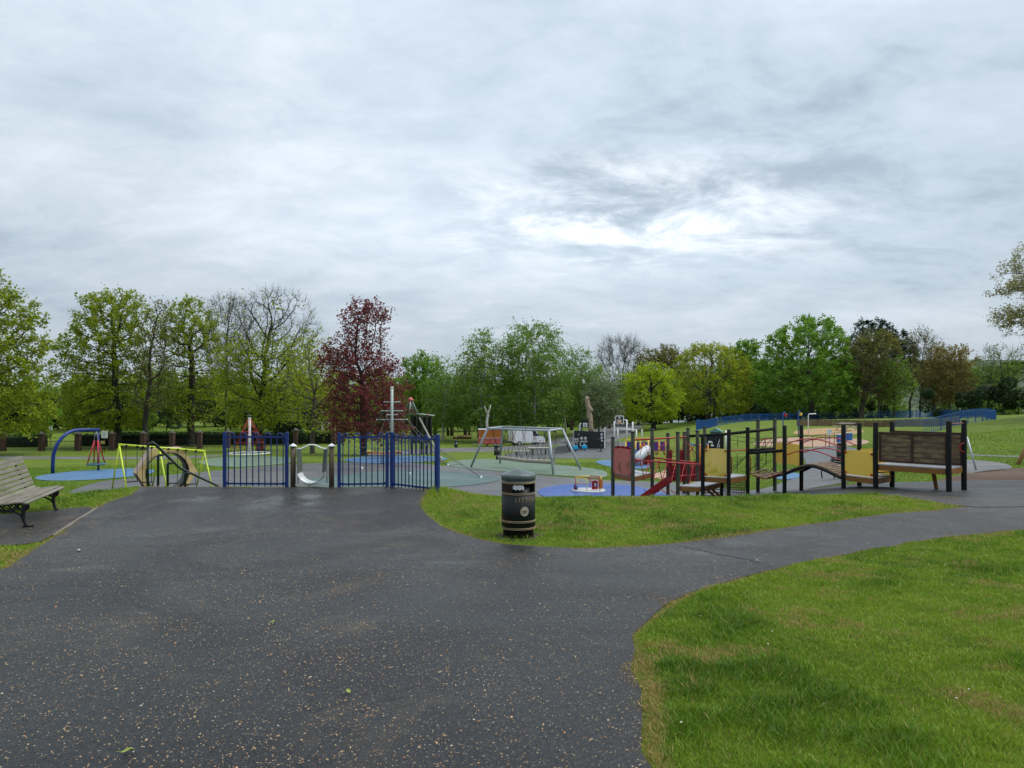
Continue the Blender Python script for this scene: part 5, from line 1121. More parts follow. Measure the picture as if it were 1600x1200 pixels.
def tube_mesh(A, B, ra, rb, n):
    """separate tapered prisms for many segments at once -> verts, quads"""
    t = B-A; t /= np.maximum(np.linalg.norm(t, axis=1, keepdims=True), 1e-9)
    ref = np.where(np.abs(t[:, 2:3]) < .9, np.array([[0, 0, 1.0]]), np.array([[1.0, 0, 0]]))
    u = np.cross(t, ref); u /= np.linalg.norm(u, axis=1, keepdims=True); w = np.cross(t, u)
    k = np.arange(n)*2*PI/n; cs = np.cos(k)[None, :, None]; sn = np.sin(k)[None, :, None]
    ring = u[:, None]*cs+w[:, None]*sn
    va = A[:, None]+ring*ra[:, None, None]; vb = B[:, None]+ring*rb[:, None, None]
    V = np.concatenate([va, vb], axis=1).reshape(-1, 3); base = np.arange(len(A))[:, None]*2*n
    i = np.arange(n)[None]; j = (i+1) % n
    Fq = np.stack([base+i, base+j, base+n+j, base+n+i], axis=-1).reshape(-1, 4)
    return V, Fq
def np_mesh(name, V, Fq, smooth=False, lv=None):
    me = bpy.data.meshes.new(name); nv, nf = len(V), len(Fq); k = Fq.shape[1]
    me.vertices.add(nv); me.vertices.foreach_set('co', np.ascontiguousarray(V, dtype=np.float32).ravel())
    me.loops.add(nf*k); me.loops.foreach_set('vertex_index', np.ascontiguousarray(Fq, dtype=np.int32).ravel())
    me.polygons.add(nf); me.polygons.foreach_set('loop_start', np.arange(0, nf*k, k, dtype=np.int32)); me.polygons.foreach_set('loop_total', np.full(nf, k, dtype=np.int32))
    me.polygons.foreach_set('use_smooth', np.full(nf, smooth))
    me.update(calc_edges=True)
    if lv is not None:
        a = me.attributes.new('lv', 'FLOAT', 'POINT'); a.data.foreach_set('value', np.ascontiguousarray(lv, dtype=np.float32))
    return me
def leaf_quads(P, size, R, up=.35, aspect=.62, lvbase=None):
    n = len(P); nrm = R.normal(size=(n, 3)); nrm[:, 2] = np.abs(nrm[:, 2])+up; nrm /= np.linalg.norm(nrm, axis=1, keepdims=True)
    a = R.normal(size=(n, 3)); a -= nrm*(a*nrm).sum(1, keepdims=True); a /= np.linalg.norm(a, axis=1, keepdims=True); b = np.cross(nrm, a)
    s = size*R.uniform(.6, 1.35, (n, 1)); f = nrm*s*.18
    V = np.stack([P-a*s*.5, P+b*s*aspect*.5+f, P+a*s*.5, P-b*s*aspect*.5+f], axis=1).reshape(-1, 3)
    F_ = np.arange(4*n).reshape(-1, 4); lv = np.clip((lvbase if lvbase is not None else .5)+R.normal(0, .22, n), 0, 1)
    return V, F_, np.repeat(lv, 4)
def outline_fn(outl, px, d, g):
    rows = sorted((CAMZ-(py-HY)/FPX*d-g.z, ((xl+xr)/2-px)*d/FPX, (xr-xl)/2*d/FPX) for py, xl, xr in outl)
    Z = np.array([r[0] for r in rows]); C = np.array([r[1] for r in rows]); Rr = np.array([r[2] for r in rows])
    return Z, C, Rr
def tree(name, label, px, d, outl, leaf, seed, bark=BARK, fork=.3, leader=.35, lean=0., ncl=46, per=16, step=.5, leaves=5, lsize=.34, twig=.8, droop=0., keep=None, trunk_r=None, tips=.016, cat='tree', spread=.34, twn=2, depth=1.0, sig=.075):
    R = np.random.default_rng(seed); g = at(px, d); g.z -= .1; ncl = int(ncl*1.25); leaves = int(math.ceil(leaves*1.25))
    Z, C, Rr = outline_fn(outl, px, d, g); H = Z[-1]; z0 = Z[0]
    # attraction points in clumps that fill the photographed outline
    zz = np.linspace(z0, H, 60); wgt = np.interp(zz, Z, Rr)**1.5; wgt /= wgt.sum()
    cz = R.choice(zz, ncl, p=wgt)+R.normal(0, .1, ncl); rr = np.interp(cz, Z, Rr); rad = rr*np.sqrt(R.uniform(.04, .9, ncl)); an = R.uniform(0, 2*PI, ncl)
    cl = np.column_stack([np.interp(cz, Z, C)+rad*np.cos(an), rad*np.sin(an)*depth, cz])
    sg = sig*(H-z0)+.25
    at_ = (cl[:, None]+R.normal(0, 1, (ncl, per, 3))*np.array([sg, sg, sg*.75])).reshape(-1, 3)
    lim = np.interp(at_[:, 2], Z, Rr, left=0, right=0)*1.04; cx = np.interp(at_[:, 2], Z, C)
    ok = (np.hypot(at_[:, 0]-cx, at_[:, 1]/depth) < lim) & (at_[:, 2] < H) & (at_[:, 2] > z0); at_ = at_[ok]
    # trunk and leader
    hf = max(z0*.8, fork*H); top = hf+leader*(H-hf); nodes = []; par = []
    n0 = max(3, int(top/step)); wob = np.cumsum(R.normal(0, .035*step/.5, (n0+1, 2)), axis=0)
    for i in range(n0+1):
        t = i/n0; z = top*t; nodes.append((wob[i, 0]*H/14+lean*z+np.interp(z, Z, C)*.6*max(0, t-.3), wob[i, 1]*H/14, z)); par.append(i-1)
    nodes = [np.array(p) for p in nodes]; first = int(n0*min(1, (hf*.92)/top))
    alive = np.ones(len(at_), bool); nd = np.full(len(at_), 1e9); ni = np.zeros(len(at_), int)
    def upd(idx):
        X = np.array([nodes[i] for i in idx]); D_ = np.linalg.norm(at_[:, None]-X[None], axis=2); j = D_.argmin(1); m_ = D_[np.arange(len(at_)), j]
        b = m_ < nd; nd[b] = m_[b]; ni[b] = np.array(idx)[j[b]]
    upd(list(range(max(1, first), n0+1))); nch = {}; kill = step*1.15
    for it in range(90):
        alive &= nd > kill
        if not alive.any(): break
        idx = np.nonzero(alive)[0]; acc = {}
        v = at_[idx]-np.array([nodes[k] for k in ni[idx]]); v /= np.linalg.norm(v, axis=1, keepdims=True)
        uq, inv = np.unique(ni[idx], return_inverse=True); s = np.zeros((len(uq), 3)); np.add.at(s, inv, v)
        new = []
        for q, sv in zip(uq, s):
            if nch.get(q, 0) >= 3: continue
            p = par[q]; old = nodes[q]-nodes[p] if p >= 0 else np.array([0, 0, 1.0]); old = old/max(1e-6, np.linalg.norm(old))
            dv = sv/max(1e-6, np.linalg.norm(sv))+old*.45+R.normal(0, .16, 3)+np.array([0, 0, .06]); dv /= np.linalg.norm(dv)
            nodes.append(nodes[q]+dv*step*R.uniform(.8, 1.15)); par.append(int(q)); nch[q] = nch.get(q, 0)+1; new.append(len(nodes)-1)
        if not new: break
        upd(new)
    N_ = np.array(nodes); Pp = np.array(par); n = len(N_)
    e = 2.3; acc = np.zeros(n); kids = np.zeros(n, int)
    for i in range(n-1, 0, -1):
        if kids[i] == 0: acc[i] = tips**e
        acc[Pp[i]] += acc[i]; kids[Pp[i]] += 1
    rad = acc**(1/e)
    if trunk_r: rad = tips+(rad-tips)*(trunk_r-tips)/max(1e-6, rad[1]-tips)
    rad[0] = rad[1]*1.35
    i = np.arange(1, n); A, B = N_[Pp[i]], N_[i]; ra, rb = rad[Pp[i]], rad[i]; ra = np.minimum(ra, rb*1.6+.01); ra[:n0] = rad[Pp[i]][:n0]
    big = rb > .07
    V1, F1 = tube_mesh(A[big], B[big]+(B[big]-A[big])*.04, ra[big], rb[big], 8); V2, F2 = tube_mesh(A[~big], B[~big], ra[~big], rb[~big], 4)
    # twigs
    thin = np.nonzero(rad[1:] < tips*2.6)[0]+1
    base = np.repeat(N_[thin], twn, axis=0); m = len(base); ctr = np.array([np.interp(.55*H, Z, C), 0, .55*H])
    dr = R.normal(0, 1, (m, 3))*.8+(base-ctr)/max(1, H*.3)+np.array([0, 0, .2-droop*1.6]); dr /= np.linalg.norm(dr, axis=1, keepdims=True)
    ln = twig*R.uniform(.5, 1.3, (m, 1)); mid = base+dr*ln*.5+R.normal(0, .05, (m, 3)); dr2 = dr+np.array([0, 0, -droop*2.2]); dr2 /= np.linalg.norm(dr2, axis=1, keepdims=True); end = mid+dr2*ln*(.5+droop*1.1)
    if leaves > 2 and droop < .3 and leaf: V3, F3 = tube_mesh(base, end, np.full(m, tips*.75), np.full(m, tips*.35), 3)
    else: V3, F3 = tube_mesh(np.vstack([base, mid]), np.vstack([mid, end]), np.full(2*m, tips*.75), np.full(2*m, tips*.4), 3)
    root = thing(name, label, cat, g); root.location = g
    def joinq(parts):
        V = np.vstack([p[0] for p in parts]); o = 0; Fs = []
        for v, f in parts: Fs.append(f+o); o += len(v)
        return V, np.vstack(Fs)
    V, F_ = joinq([(V1, F1), (V2, F2)]); link('trunk_and_limbs', np_mesh('trunk_and_limbs', V, F_, True), bark, root)
    o = link('twigs', np_mesh('twigs', V3, F3), BARK if bark is BARKW else bark, root); o['kind'] = 'stuff'
    if leaf:
        t = R.uniform(.15, 1.1, (m, leaves, 1)); P = np.where(t < .5, base[:, None]+(mid-base)[:, None]*t*2, mid[:, None]+(end-mid)[:, None]*(t-.5)*2)+R.normal(0, spread*.5, (m, leaves, 3))
        lvb = np.repeat(np.repeat(R.uniform(.2, .8, len(thin)), twn), leaves); P = P.reshape(-1, 3)
        if keep is not None: kk = R.uniform(0, 1, len(P)) < keep(P, H); P = P[kk]; lvb = lvb[kk]
        V, F_, lv = leaf_quads(P, lsize, R, lvbase=lvb); o = link('crown', np_mesh('crown', V, F_, False, lv), LF[leaf], root); o['kind'] = 'stuff'
    return root

tree('lime_tree', 'tall yellow green lime tree cut off by the left edge', -26, 75, [(430, -40, 6), (455, -70, 40), (500, -95, 58), (550, -110, 66), (600, -115, 68), (640, -115, 76), (676, -100, 66)], 'lime', 11, ncl=84, leaves=6, lsize=.33, trunk_r=.4)
tree('lime_tree', 'broad yellow green lime tree right of the blue arch swing', 183, 92, [(454, 145, 198), (473, 124, 222), (510, 118, 232), (550, 95, 231), (590, 92, 226), (630, 100, 228), (672, 112, 222)], 'lime', 12, ncl=92, leaves=5, lsize=.34, leader=.55, trunk_r=.48)
tree('forked_tree', 'slender dark forked tree with sparse leaves between two lime trees', 229, 88, [(476, 235, 260), (505, 228, 268), (545, 215, 270), (600, 205, 268), (640, 206, 262)], 'brown', 13, ncl=42, leaves=2, lsize=.26, fork=.22, leader=.1, twn=3, trunk_r=.32)
tree('lime_tree', 'lime tree with leafy top and knobbly trunk behind the hexagon tunnel', 298, 95, [(470, 272, 312), (488, 256, 334), (520, 248, 340), (560, 248, 346), (610, 252, 345), (664, 262, 335)], 'lime', 14, ncl=74, leaves=4, lsize=.33, leader=.5, trunk_r=.5, twn=3, keep=lambda P, H: np.where(P[:, 2] > .72*H, 1.0, .55))
tree('bare_tree', 'bare purplish twigged tree behind the left fence panel', 352, 101, [(462, 335, 378), (490, 320, 394), (540, 318, 398), (600, 325, 392)], 'brown', 15, BARKG, ncl=60, leaves=1, lsize=.2, leader=.3, twn=5, twig=1.1, keep=lambda P, H: np.where(P[:, 2] < .5*H, .8, .25))
tree('budding_tree', 'big open tree with bare grey top and yellow green lower leaves', 407, 80, [(458, 385, 468), (480, 362, 490), (520, 346, 502), (560, 340, 506), (620, 345, 482), (664, 360, 462)], 'lime', 16, BARK, ncl=76, leaves=4, lsize=.31, leader=.12, fork=.26, twn=3, twig=1.0, trunk_r=.42, keep=lambda P, H: np.clip((.78-P[:, 2]/H)*4, .04, 1))
tree('young_oak', 'small budding oak left of the copper beech', 489, 70, [(520, 474, 508), (545, 456, 530), (590, 440, 555), (640, 440, 560), (672, 455, 545)], 'olive', 17, BARKG, ncl=52, leaves=4, lsize=.25, leader=.2, fork=.3, twn=2, keep=lambda P, H: np.full(len(P), .7), trunk_r=.24)
tree('copper_beech', 'dark red copper beech behind the blue fence', 568, 64, [(471, 558, 578), (480, 542, 596), (496, 534, 618), (512, 538, 598), (528, 532, 608), (540, 505, 604), (556, 500, 600), (575, 502, 622), (605, 508, 634), (645, 512, 638), (682, 526, 630)], 'copper', 18, BARK, ncl=96, leaves=6, lsize=.235, leader=.35, fork=.24, twn=2, step=.45, trunk_r=.3, sig=.05)
tree('broadleaf_tree', 'fresh green tree just right of the copper beech', 654, 120, [(553, 642, 668), (572, 630, 692), (620, 630, 698), (668, 634, 692)], 'green', 19, ncl=46, leaves=6, lsize=.40)
bk_ = dict(bark=BARKW, droop=.35, leaves=7, lsize=.30, twig=1.3, leader=.75, fork=.2, trunk_r=.2, spread=.3, tips=.012)
tree('birch_tree', 'weeping birch behind the red trailer, leftmost birch', 692, 112, [(560, 682, 704), (590, 666, 722), (640, 660, 730), (660, 668, 722)], 'birch', 20, ncl=44, **bk_)
tree('birch_tree', 'weeping birch with pointed top between trailer and van', 752, 108, [(515, 746, 764), (540, 726, 786), (590, 706, 800), (640, 704, 800), (662, 716, 790)], 'birch', 21, ncl=64, **bk_)
tree('birch_tree', 'largest rounded weeping birch behind the white van', 835, 110, [(512, 806, 858), (532, 788, 880), (580, 785, 891), (630, 788, 892), (664, 800, 880)], 'birch', 22, ncl=76, **bk_)
tree('birch_tree', 'weeping birch left of the carved trunk, thin at the top', 908, 116, [(546, 892, 914), (572, 882, 938), (620, 880, 960), (655, 890, 950)], 'birch', 23, ncl=56, **bk_)
tree('hawthorn_tree', 'small grey green hawthorn right of the carved trunk', 936, 100, [(590, 926, 950), (610, 915, 965), (640, 912, 969), (662, 920, 960)], 'grey', 24, ncl=44, leaves=6, lsize=.28, step=.45)
tree('bare_tree', 'bare rounded tree rising behind the hawthorn', 970, 150, [(527, 946, 996), (545, 934, 1010), (590, 938, 1010), (640, 950, 1000)], None, 25, BARKG, ncl=60, twn=5, twig=1.5, tips=.02, leader=.2)
tree('budding_tree', 'brown olive budding tree behind the bright maple', 1034, 142, [(541, 1008, 1050), (558, 988, 1075), (600, 985, 1082), (645, 1000, 1070)], 'brown', 26, BARKG, ncl=60, leaves=4, lsize=.36, twn=3)
tree('maple_tree', 'bright acid green round maple on the lawn', 1021, 118, [(571, 1002, 1034), (588, 980, 1054), (612, 968, 1066), (640, 967, 1066), (655, 980, 1050)], 'yellow', 27, ncl=50, leaves=7, lsize=.34, droop=.12, step=.5, trunk_r=.42, sig=.06)
tree('oak_tree', 'wide yellow olive oak right of the bright maple', 1106, 125, [(540, 1090, 1132), (556, 1064, 1158), (590, 1052, 1172), (622, 1055, 1173), (645, 1070, 1165)], 'olive', 28, BARKG, ncl=62, leaves=5, lsize=.36, sig=.06, leader=.15, trunk_r=.5)
tree('broadleaf_tree', 'mid green tree peeping over between oak and sycamore', 1172, 150, [(534, 1152, 1186), (556, 1140, 1202), (600, 1140, 1206), (650, 1150, 1200)], 'green', 29, ncl=50, leaves=6, lsize=.46)
tree('sycamore_tree', 'large fresh green sycamore above the blue fence', 1268, 120, [(499, 1248, 1288), (516, 1216, 1310), (550, 1190, 1328), (590, 1180, 1332), (625, 1184, 1326), (648, 1205, 1312)], 'green', 30, BARKG, ncl=88, leaves=6, lsize=.42, leader=.15, trunk_r=.5)
tree('pine_tree', 'dark pine with flat top behind the pale trunked tree', 1376, 136, [(503, 1338, 1372), (518, 1324, 1400), (545, 1320, 1422), (575, 1332, 1430), (612, 1350, 1420)], 'dark', 31, BARK, ncl=56, leaves=10, lsize=.34, leader=.5, trunk_r=.4)
tree('budding_tree', 'olive brown tree with pale leaning trunk right of the sycamore', 1346, 116, [(518, 1350, 1384), (540, 1328, 1402), (580, 1322, 1410), (625, 1330, 1400)], 'brown', 32, BARKG, ncl=60, leaves=4, lsize=.34, leader=.1, fork=.34, trunk_r=.45, lean=.03, twn=3)
tree('broadleaf_tree', 'thin mid green tree in front of the dark pine', 1397, 112, [(560, 1386, 1416), (590, 1375, 1426), (630, 1378, 1420)], 'mid', 33, ncl=34, leaves=4, lsize=.34, keep=lambda P, H: np.full(len(P), .7))
tree('bare_tree', 'bare upright tree right of the dark pine', 1438, 124, [(517, 1428, 1454), (545, 1420, 1470), (600, 1425, 1476), (635, 1430, 1466)], 'brown', 34, BARKG, ncl=54, leaves=1, lsize=.28, twn=5, twig=1.2, keep=lambda P, H: np.full(len(P), .6))
tree('rust_tree', 'rusty brown tree above the dark bushes', 1484, 118, [(543, 1466, 1500), (558, 1452, 1515), (590, 1446, 1521), (628, 1455, 1515)], 'rust', 35, BARKG, ncl=60, leaves=4, lsize=.34, twn=3)
tree('bare_tree', 'low spreading bare tree near the right edge', 1568, 110, [(540, 1556, 1590), (553, 1532, 1610), (585, 1522, 1622), (615, 1530, 1610)], 'mid', 36, BARK, ncl=48, leaves=1, lsize=.28, leader=.05, fork=.3, twn=3, twig=1.0, keep=lambda P, H: np.full(len(P), .5))
tree('feathery_tree', 'feathery grey green tree reaching in from the right edge', 1690, 60, [(380, 1630, 1700), (395, 1588, 1770), (430, 1582, 1790), (455, 1568, 1800), (490, 1572, 1800), (524, 1592, 1790)], 'feather', 37, BARKG, ncl=90, leaves=8, lsize=.17, twig=.7, step=.42, leader=.4, fork=.5, sig=.05, spread=.25)
db = thing('dead_birch', 'dead forked white birch stem behind the red trailer', 'tree', at(761, 98)); q = db.location
pts = [q, W(761.3, 672, 98), W(760.6, 660, 98), W(761.5, 652, 98), W(762.5, 645, 98)]
MB().tube(pts+[W(765, 639, 98), W(766.8, 632.5, 98)], [.2, .19, .17, .16, .15, .1, .05], 8).build('trunk', BARKW, db)
MB().tube([W(762, 646, 98), W(759.2, 641, 98), W(757.2, 634, 98)], [.12, .08, .04], 7).build('limb', BARKW, db); MB().tube([W(761, 655, 98), W(763.5, 651, 98), W(764.5, 647, 98)], [.06, .05, .02], 6).build('limb', BARKW, db)

# ------------------------------------------------------------------ shrubs, hedge and the wood behind
def leaf_mass(specs, leaf, name, label, seed, lsize, dens, thingcat=None, group=None, stems=True):
    """ellipsoid clumps of leaves standing on the ground: (px, d, top row, half width in px)"""
    R = np.random.default_rng(seed); Vs, Fs, Ls, o = [], [], [], 0; stem = MB()
    for px, d, top, hw in specs:
        g = at(px, d); H = max(9.0, CAMZ-(top-HY)/FPX*d-g.z) if d > 250 else CAMZ-(top-HY)/FPX*d-g.z; w = hw*d/FPX
        k = max(5, int(w*H*.35)) if d < 250 else 34; cz = R.uniform(.12, .88, k)*H; prof_ = np.sqrt(np.clip(1-((cz/H-.42)/.62)**2, .05, 1)); an = R.uniform(0, 2*PI, k); rr = w*prof_*np.sqrt(R.uniform(.1, .95, k))
        C = np.column_stack([g.x+rr*np.cos(an), g.y+rr*np.sin(an)*.7, g.z+cz]); n = int(dens*w*H/k)+8; rs = R.uniform(.16, .30, (k, 1, 1))*min(H, 2.2*w)
        v = R.normal(size=(k, n, 3)); v /= np.linalg.norm(v, axis=2, keepdims=True); v *= R.uniform(.55, 1.0, (k, n, 1))**.5
        P = (C[:, None]+v*rs*np.array([1, 1, .8])).reshape(-1, 3); P = P[P[:, 2] > g.z]
        V, F_, lv = leaf_quads(P, lsize, R, lvbase=np.repeat(R.uniform(.15, .85, k), n)[:len(P)])
        Vs.append(V); Fs.append(F_+o); Ls.append(lv); o += len(V)
        if stems: stem.tube([g-Vector((0, 0, .2)), g+Vector((R.normal(0, .3), 0, H*.4)), g+Vector((R.normal(0, .5), 0, H*.75))], [max(.08, .018*H), .012*H, .03], 6)
    V, F_, lv = np.vstack(Vs), np.vstack(Fs), np.concatenate(Ls)
    if thingcat:
        px, d = specs[0][:2]; t = thing(name, label, thingcat, at(px, d), 0, group); V = V-np.array(t.location)
        link('foliage', np_mesh('foliage', V, F_, False, lv), LF[leaf], t)['kind'] = 'stuff'
        if stems: stem.build('stem', BARK, t)
        return t
    ob = link(name, np_mesh(name, V, F_, False, lv), LF[leaf]); tag(ob, label, 'woodland', kind='stuff')
    if stems: s_ = stem.build('trunks', BARK, ob); s_['kind'] = 'stuff'
    return ob
for i, (px, hw, top, d, lb_) in enumerate(((1462, 22, 608, 98, 'dark evergreen bush left of the others, below the rusty tree'), (1502, 26, 602, 94, 'dark evergreen bush second from the left below the rusty tree'), (1545, 26, 596, 90, 'tall dark evergreen bush above the corner of the blue fence'), (1590, 30, 592, 88, 'dark evergreen bush at the right edge of the photo'))):
    leaf_mass([(px, d, top, hw)], 'shade', 'evergreen_bush', lb_, 60+i, .34, 150, 'bush', 'dark evergreen bushes on the right')
for i, (px, hw, top, d, lf, lb_) in enumerate(((70, 26, 618, 118, 'green', 'bright green shrub tree left of the broad lime tree'), (40, 22, 640, 110, 'mid', 'green shrub under the left edge lime tree'), (128, 30, 600, 140, 'mid', 'green tree in the gap behind the blue arch'), (455, 26, 612, 96, 'shade', 'dark yew behind the small budding oak'), (388, 22, 630, 98, 'shade', 'dark yew behind the rope spinner'), (528, 26, 640, 100, 'rust', 'bronze shrub left of the copper beech trunk'))):
    leaf_mass([(px, d, top, hw)], lf, 'shrub_tree', lb_, 80+i, .40, 130, 'shrub')
R_ = random.Random(5)
left = [(x+R_.uniform(-8, 8), R_.uniform(135, 180), R_.uniform(572, 608), R_.uniform(24, 36)) for x in range(-120, 640, 24)]
leaf_mass(left[::2], 'mid', 'woodland_left', 'mass of green woodland behind the limes on the left', 70, .6, 45)
leaf_mass(left[1::2], 'lime', 'woodland_left_pale', 'paler yellow green woodland behind the limes on the left', 71, .6, 42)
mid = [(x+R_.uniform(-8, 8), R_.uniform(150, 190), R_.uniform(572, 600), R_.uniform(22, 34)) for x in range(620, 1250, 24)]
leaf_mass(mid, 'mid', 'woodland_middle', 'mass of green woodland behind birches and oaks', 72, .65, 36)
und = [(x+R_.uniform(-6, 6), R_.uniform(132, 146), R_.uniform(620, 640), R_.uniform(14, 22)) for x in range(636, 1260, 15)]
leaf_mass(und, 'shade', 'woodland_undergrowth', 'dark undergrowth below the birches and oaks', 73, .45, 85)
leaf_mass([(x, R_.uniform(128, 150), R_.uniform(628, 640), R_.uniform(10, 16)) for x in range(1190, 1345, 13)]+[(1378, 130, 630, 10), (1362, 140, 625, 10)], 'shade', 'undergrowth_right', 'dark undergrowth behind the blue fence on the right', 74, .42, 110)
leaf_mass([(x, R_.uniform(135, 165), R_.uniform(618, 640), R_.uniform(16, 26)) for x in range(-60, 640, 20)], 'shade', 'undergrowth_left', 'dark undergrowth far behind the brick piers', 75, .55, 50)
hills = [(x+R_.uniform(-10, 10), R_.uniform(900, 1500), R_.uniform(566, 590), R_.uniform(14, 26)) for x in range(1150, 1720, 12)]
leaf_mass(hills, 'mid', 'far_wooded_ridge', 'distant wooded ridge across the lake on the right', 76, 7, .12, stems=False)
leaf_mass([(x, R_.uniform(290, 330), R_.uniform(600, 622), R_.uniform(10, 18)) for x in list(range(1280, 1410, 14))+list(range(1470, 1640, 14))], 'mid', 'lakeside_trees', 'lakeside trees seen between the trunks on the right', 77, 1.2, 9)
# slim trunks of the wood edge
for i, (px, d, r, top, bk2, lb_) in enumerate(((700, 124, .22, 600, BARK, 'dark trunk in the wood left of the red trailer'), (733, 122, .2, 600, BARK, 'dark ivy covered trunk left of the dead birch'), (748, 118, .24, 590, BARKG, 'brown trunk above the red trailer'), (815, 120, .18, 600, BARKW, 'pale birch stem above the white van'), (884, 122, .17, 600, BARKW, 'white flecked birch stem right of the white van'), (866, 126, .2, 600, BARK, 'dark trunk behind the white van nose'), (978, 132, .25, 600, BARKG, 'grey trunk left of the bright maple'), (998, 134, .25, 610, BARKG, 'grey trunk just left of the maple trunk'), (1050, 132, .16, 610, BARKG, 'thin grey trunk right of the maple trunk'), (1075, 131, .15, 612, BARKG, 'thin pale trunk between maple and oak'), (1116, 126, .26, 600, BARKG, 'second pale trunk beside the oak'), (1372, 128, .2, 600, BARKG, 'grey trunk right of the pale leaning trunk'), (1422, 120, .2, 590, BARK, 'dark trunk in front of the lake'), (1457, 122, .3, 600, BARK, 'thick dark trunk at the edge of the evergreen bushes'))):
    t = thing('woodland_tree', lb_, 'tree', at(px, d)); q = t.location; R2 = np.random.default_rng(300+i); tp = W(px+R2.normal(0, 4), top, d)
    k1 = q.lerp(tp, .4)+Vector((R2.normal(0, .25), 0, 0)); k2 = q.lerp(tp, .7)+Vector((R2.normal(0, .3), 0, 0))
    MB().tube([q-Vector((0, 0, .2)), q+Vector((0, 0, .6)), k1, k2, tp], [r*1.3, r, r*.85, r*.65, r*.3], 8).build('trunk', bk2, t)
    for s in (-1, 1): MB().tube([k2, k2+Vector((s*R2.uniform(.5, 1.2), 0, R2.uniform(.8, 1.6))), k2+Vector((s*R2.uniform(1.2, 2.4), .3, R2.uniform(1.8, 3)))], [r*.45, r*.3, r*.1], 6).build('limb', bk2, t)
    P = np.array(tp-q)+R2.normal(0, 1, (500, 3))*np.array([1.6, 1.6, 1.4]); V, F_, lv = leaf_quads(P, .4, R2); link('crown', np_mesh('crown', V, F_, False, lv), LF['mid' if i < 11 else 'brown'], t)['kind'] = 'stuff'
# clipped hedge beyond the railings, in two banks
def hedge(pts, h, w, seed, label, leaf):
    R = np.random.default_rng(seed); t = thing('clipped_hedge', label, 'hedge', pts[0]); Ps = []; m = MB()
    for a, b in zip(pts[:-1], pts[1:]):
        L = (b-a).length; n = int(L*170); s = R.uniform(0, 1, n); f = R.uniform(0, 1, n)
        top = R.uniform(0, 1, n) < .35
        y = np.where(top, R.uniform(-w/2, w/2, n), -w/2*R.choice([1, 1, -1], n)); z = np.where(top, h, R.uniform(0, h, n))
        Ps.append(np.column_stack([a.x+(b.x-a.x)*s, a.y+(b.y-a.y)*s+y, a.z+(b.z-a.z)*s+z])+R.normal(0, .06, (n, 3)))
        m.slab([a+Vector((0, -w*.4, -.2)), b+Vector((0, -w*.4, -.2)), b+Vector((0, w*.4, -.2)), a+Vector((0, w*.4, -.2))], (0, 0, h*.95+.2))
    P = np.vstack(Ps)-np.array(t.location); V, F_, lv = leaf_quads(P, .22, R); link('foliage', np_mesh('foliage', V, F_, False, lv), LF[leaf], t)['kind'] = 'stuff'
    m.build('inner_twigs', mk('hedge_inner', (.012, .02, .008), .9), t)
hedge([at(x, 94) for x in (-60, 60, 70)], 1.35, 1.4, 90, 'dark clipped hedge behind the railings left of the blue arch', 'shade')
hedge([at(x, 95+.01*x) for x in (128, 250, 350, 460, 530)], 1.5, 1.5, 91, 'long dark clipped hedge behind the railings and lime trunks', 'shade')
hedge([at(x, 112) for x in (168, 300, 440, 540)], 1.3, 1.6, 92, 'paler clipped hedge further back on the left', 'mid')

# ------------------------------------------------------------------ grass, litter
def lawn_blade_mat():
    m, nt, b = nodes_of('grass_blades'); at_ = nt.nodes.new('ShaderNodeAttribute'); at_.attribute_name = 'lv'
    c = _ramp(nt, at_.outputs['Fac'], [(0.0, (.030, .080, .004)), (.35, (.105, .215, .008)), (.7, (.225, .345, .016)), (.82, (.33, .25, .07)), (1.0, (.42, .29, .13))])
    nt.links.new(c, b.inputs['Base Color']); b.inputs['Roughness'].default_value = .5; b.inputs['Specular IOR Level'].default_value = .3
    tr_ = nt.nodes.new('ShaderNodeBsdfTranslucent'); nt.links.new(c, tr_.inputs[0]); mx = nt.nodes.new('ShaderNodeMixShader'); mx.inputs[0].default_value = .3
    nt.links.new(b.outputs[0], mx.inputs[1]); nt.links.new(tr_.outputs[0], mx.inputs[2]); nt.links.new(mx.outputs[0], nt.nodes['Material Output'].inputs[0]); return m
def vnoise(x, y, s, seed):
    R = np.random.default_rng(seed); T = R.uniform(0, 1, (64, 64)); x, y = x/s, y/s; xi, yi = np.floor(x).astype(int), np.floor(y).astype(int); fx, fy = x-xi, y-yi
    fx, fy = fx*fx*(3-2*fx), fy*fy*(3-2*fy); g = lambda a, b: T[a % 64, b % 64]
    return (g(xi, yi)*(1-fx)+g(xi+1, yi)*fx)*(1-fy)+(g(xi, yi+1)*(1-fx)+g(xi+1, yi+1)*fx)*fy
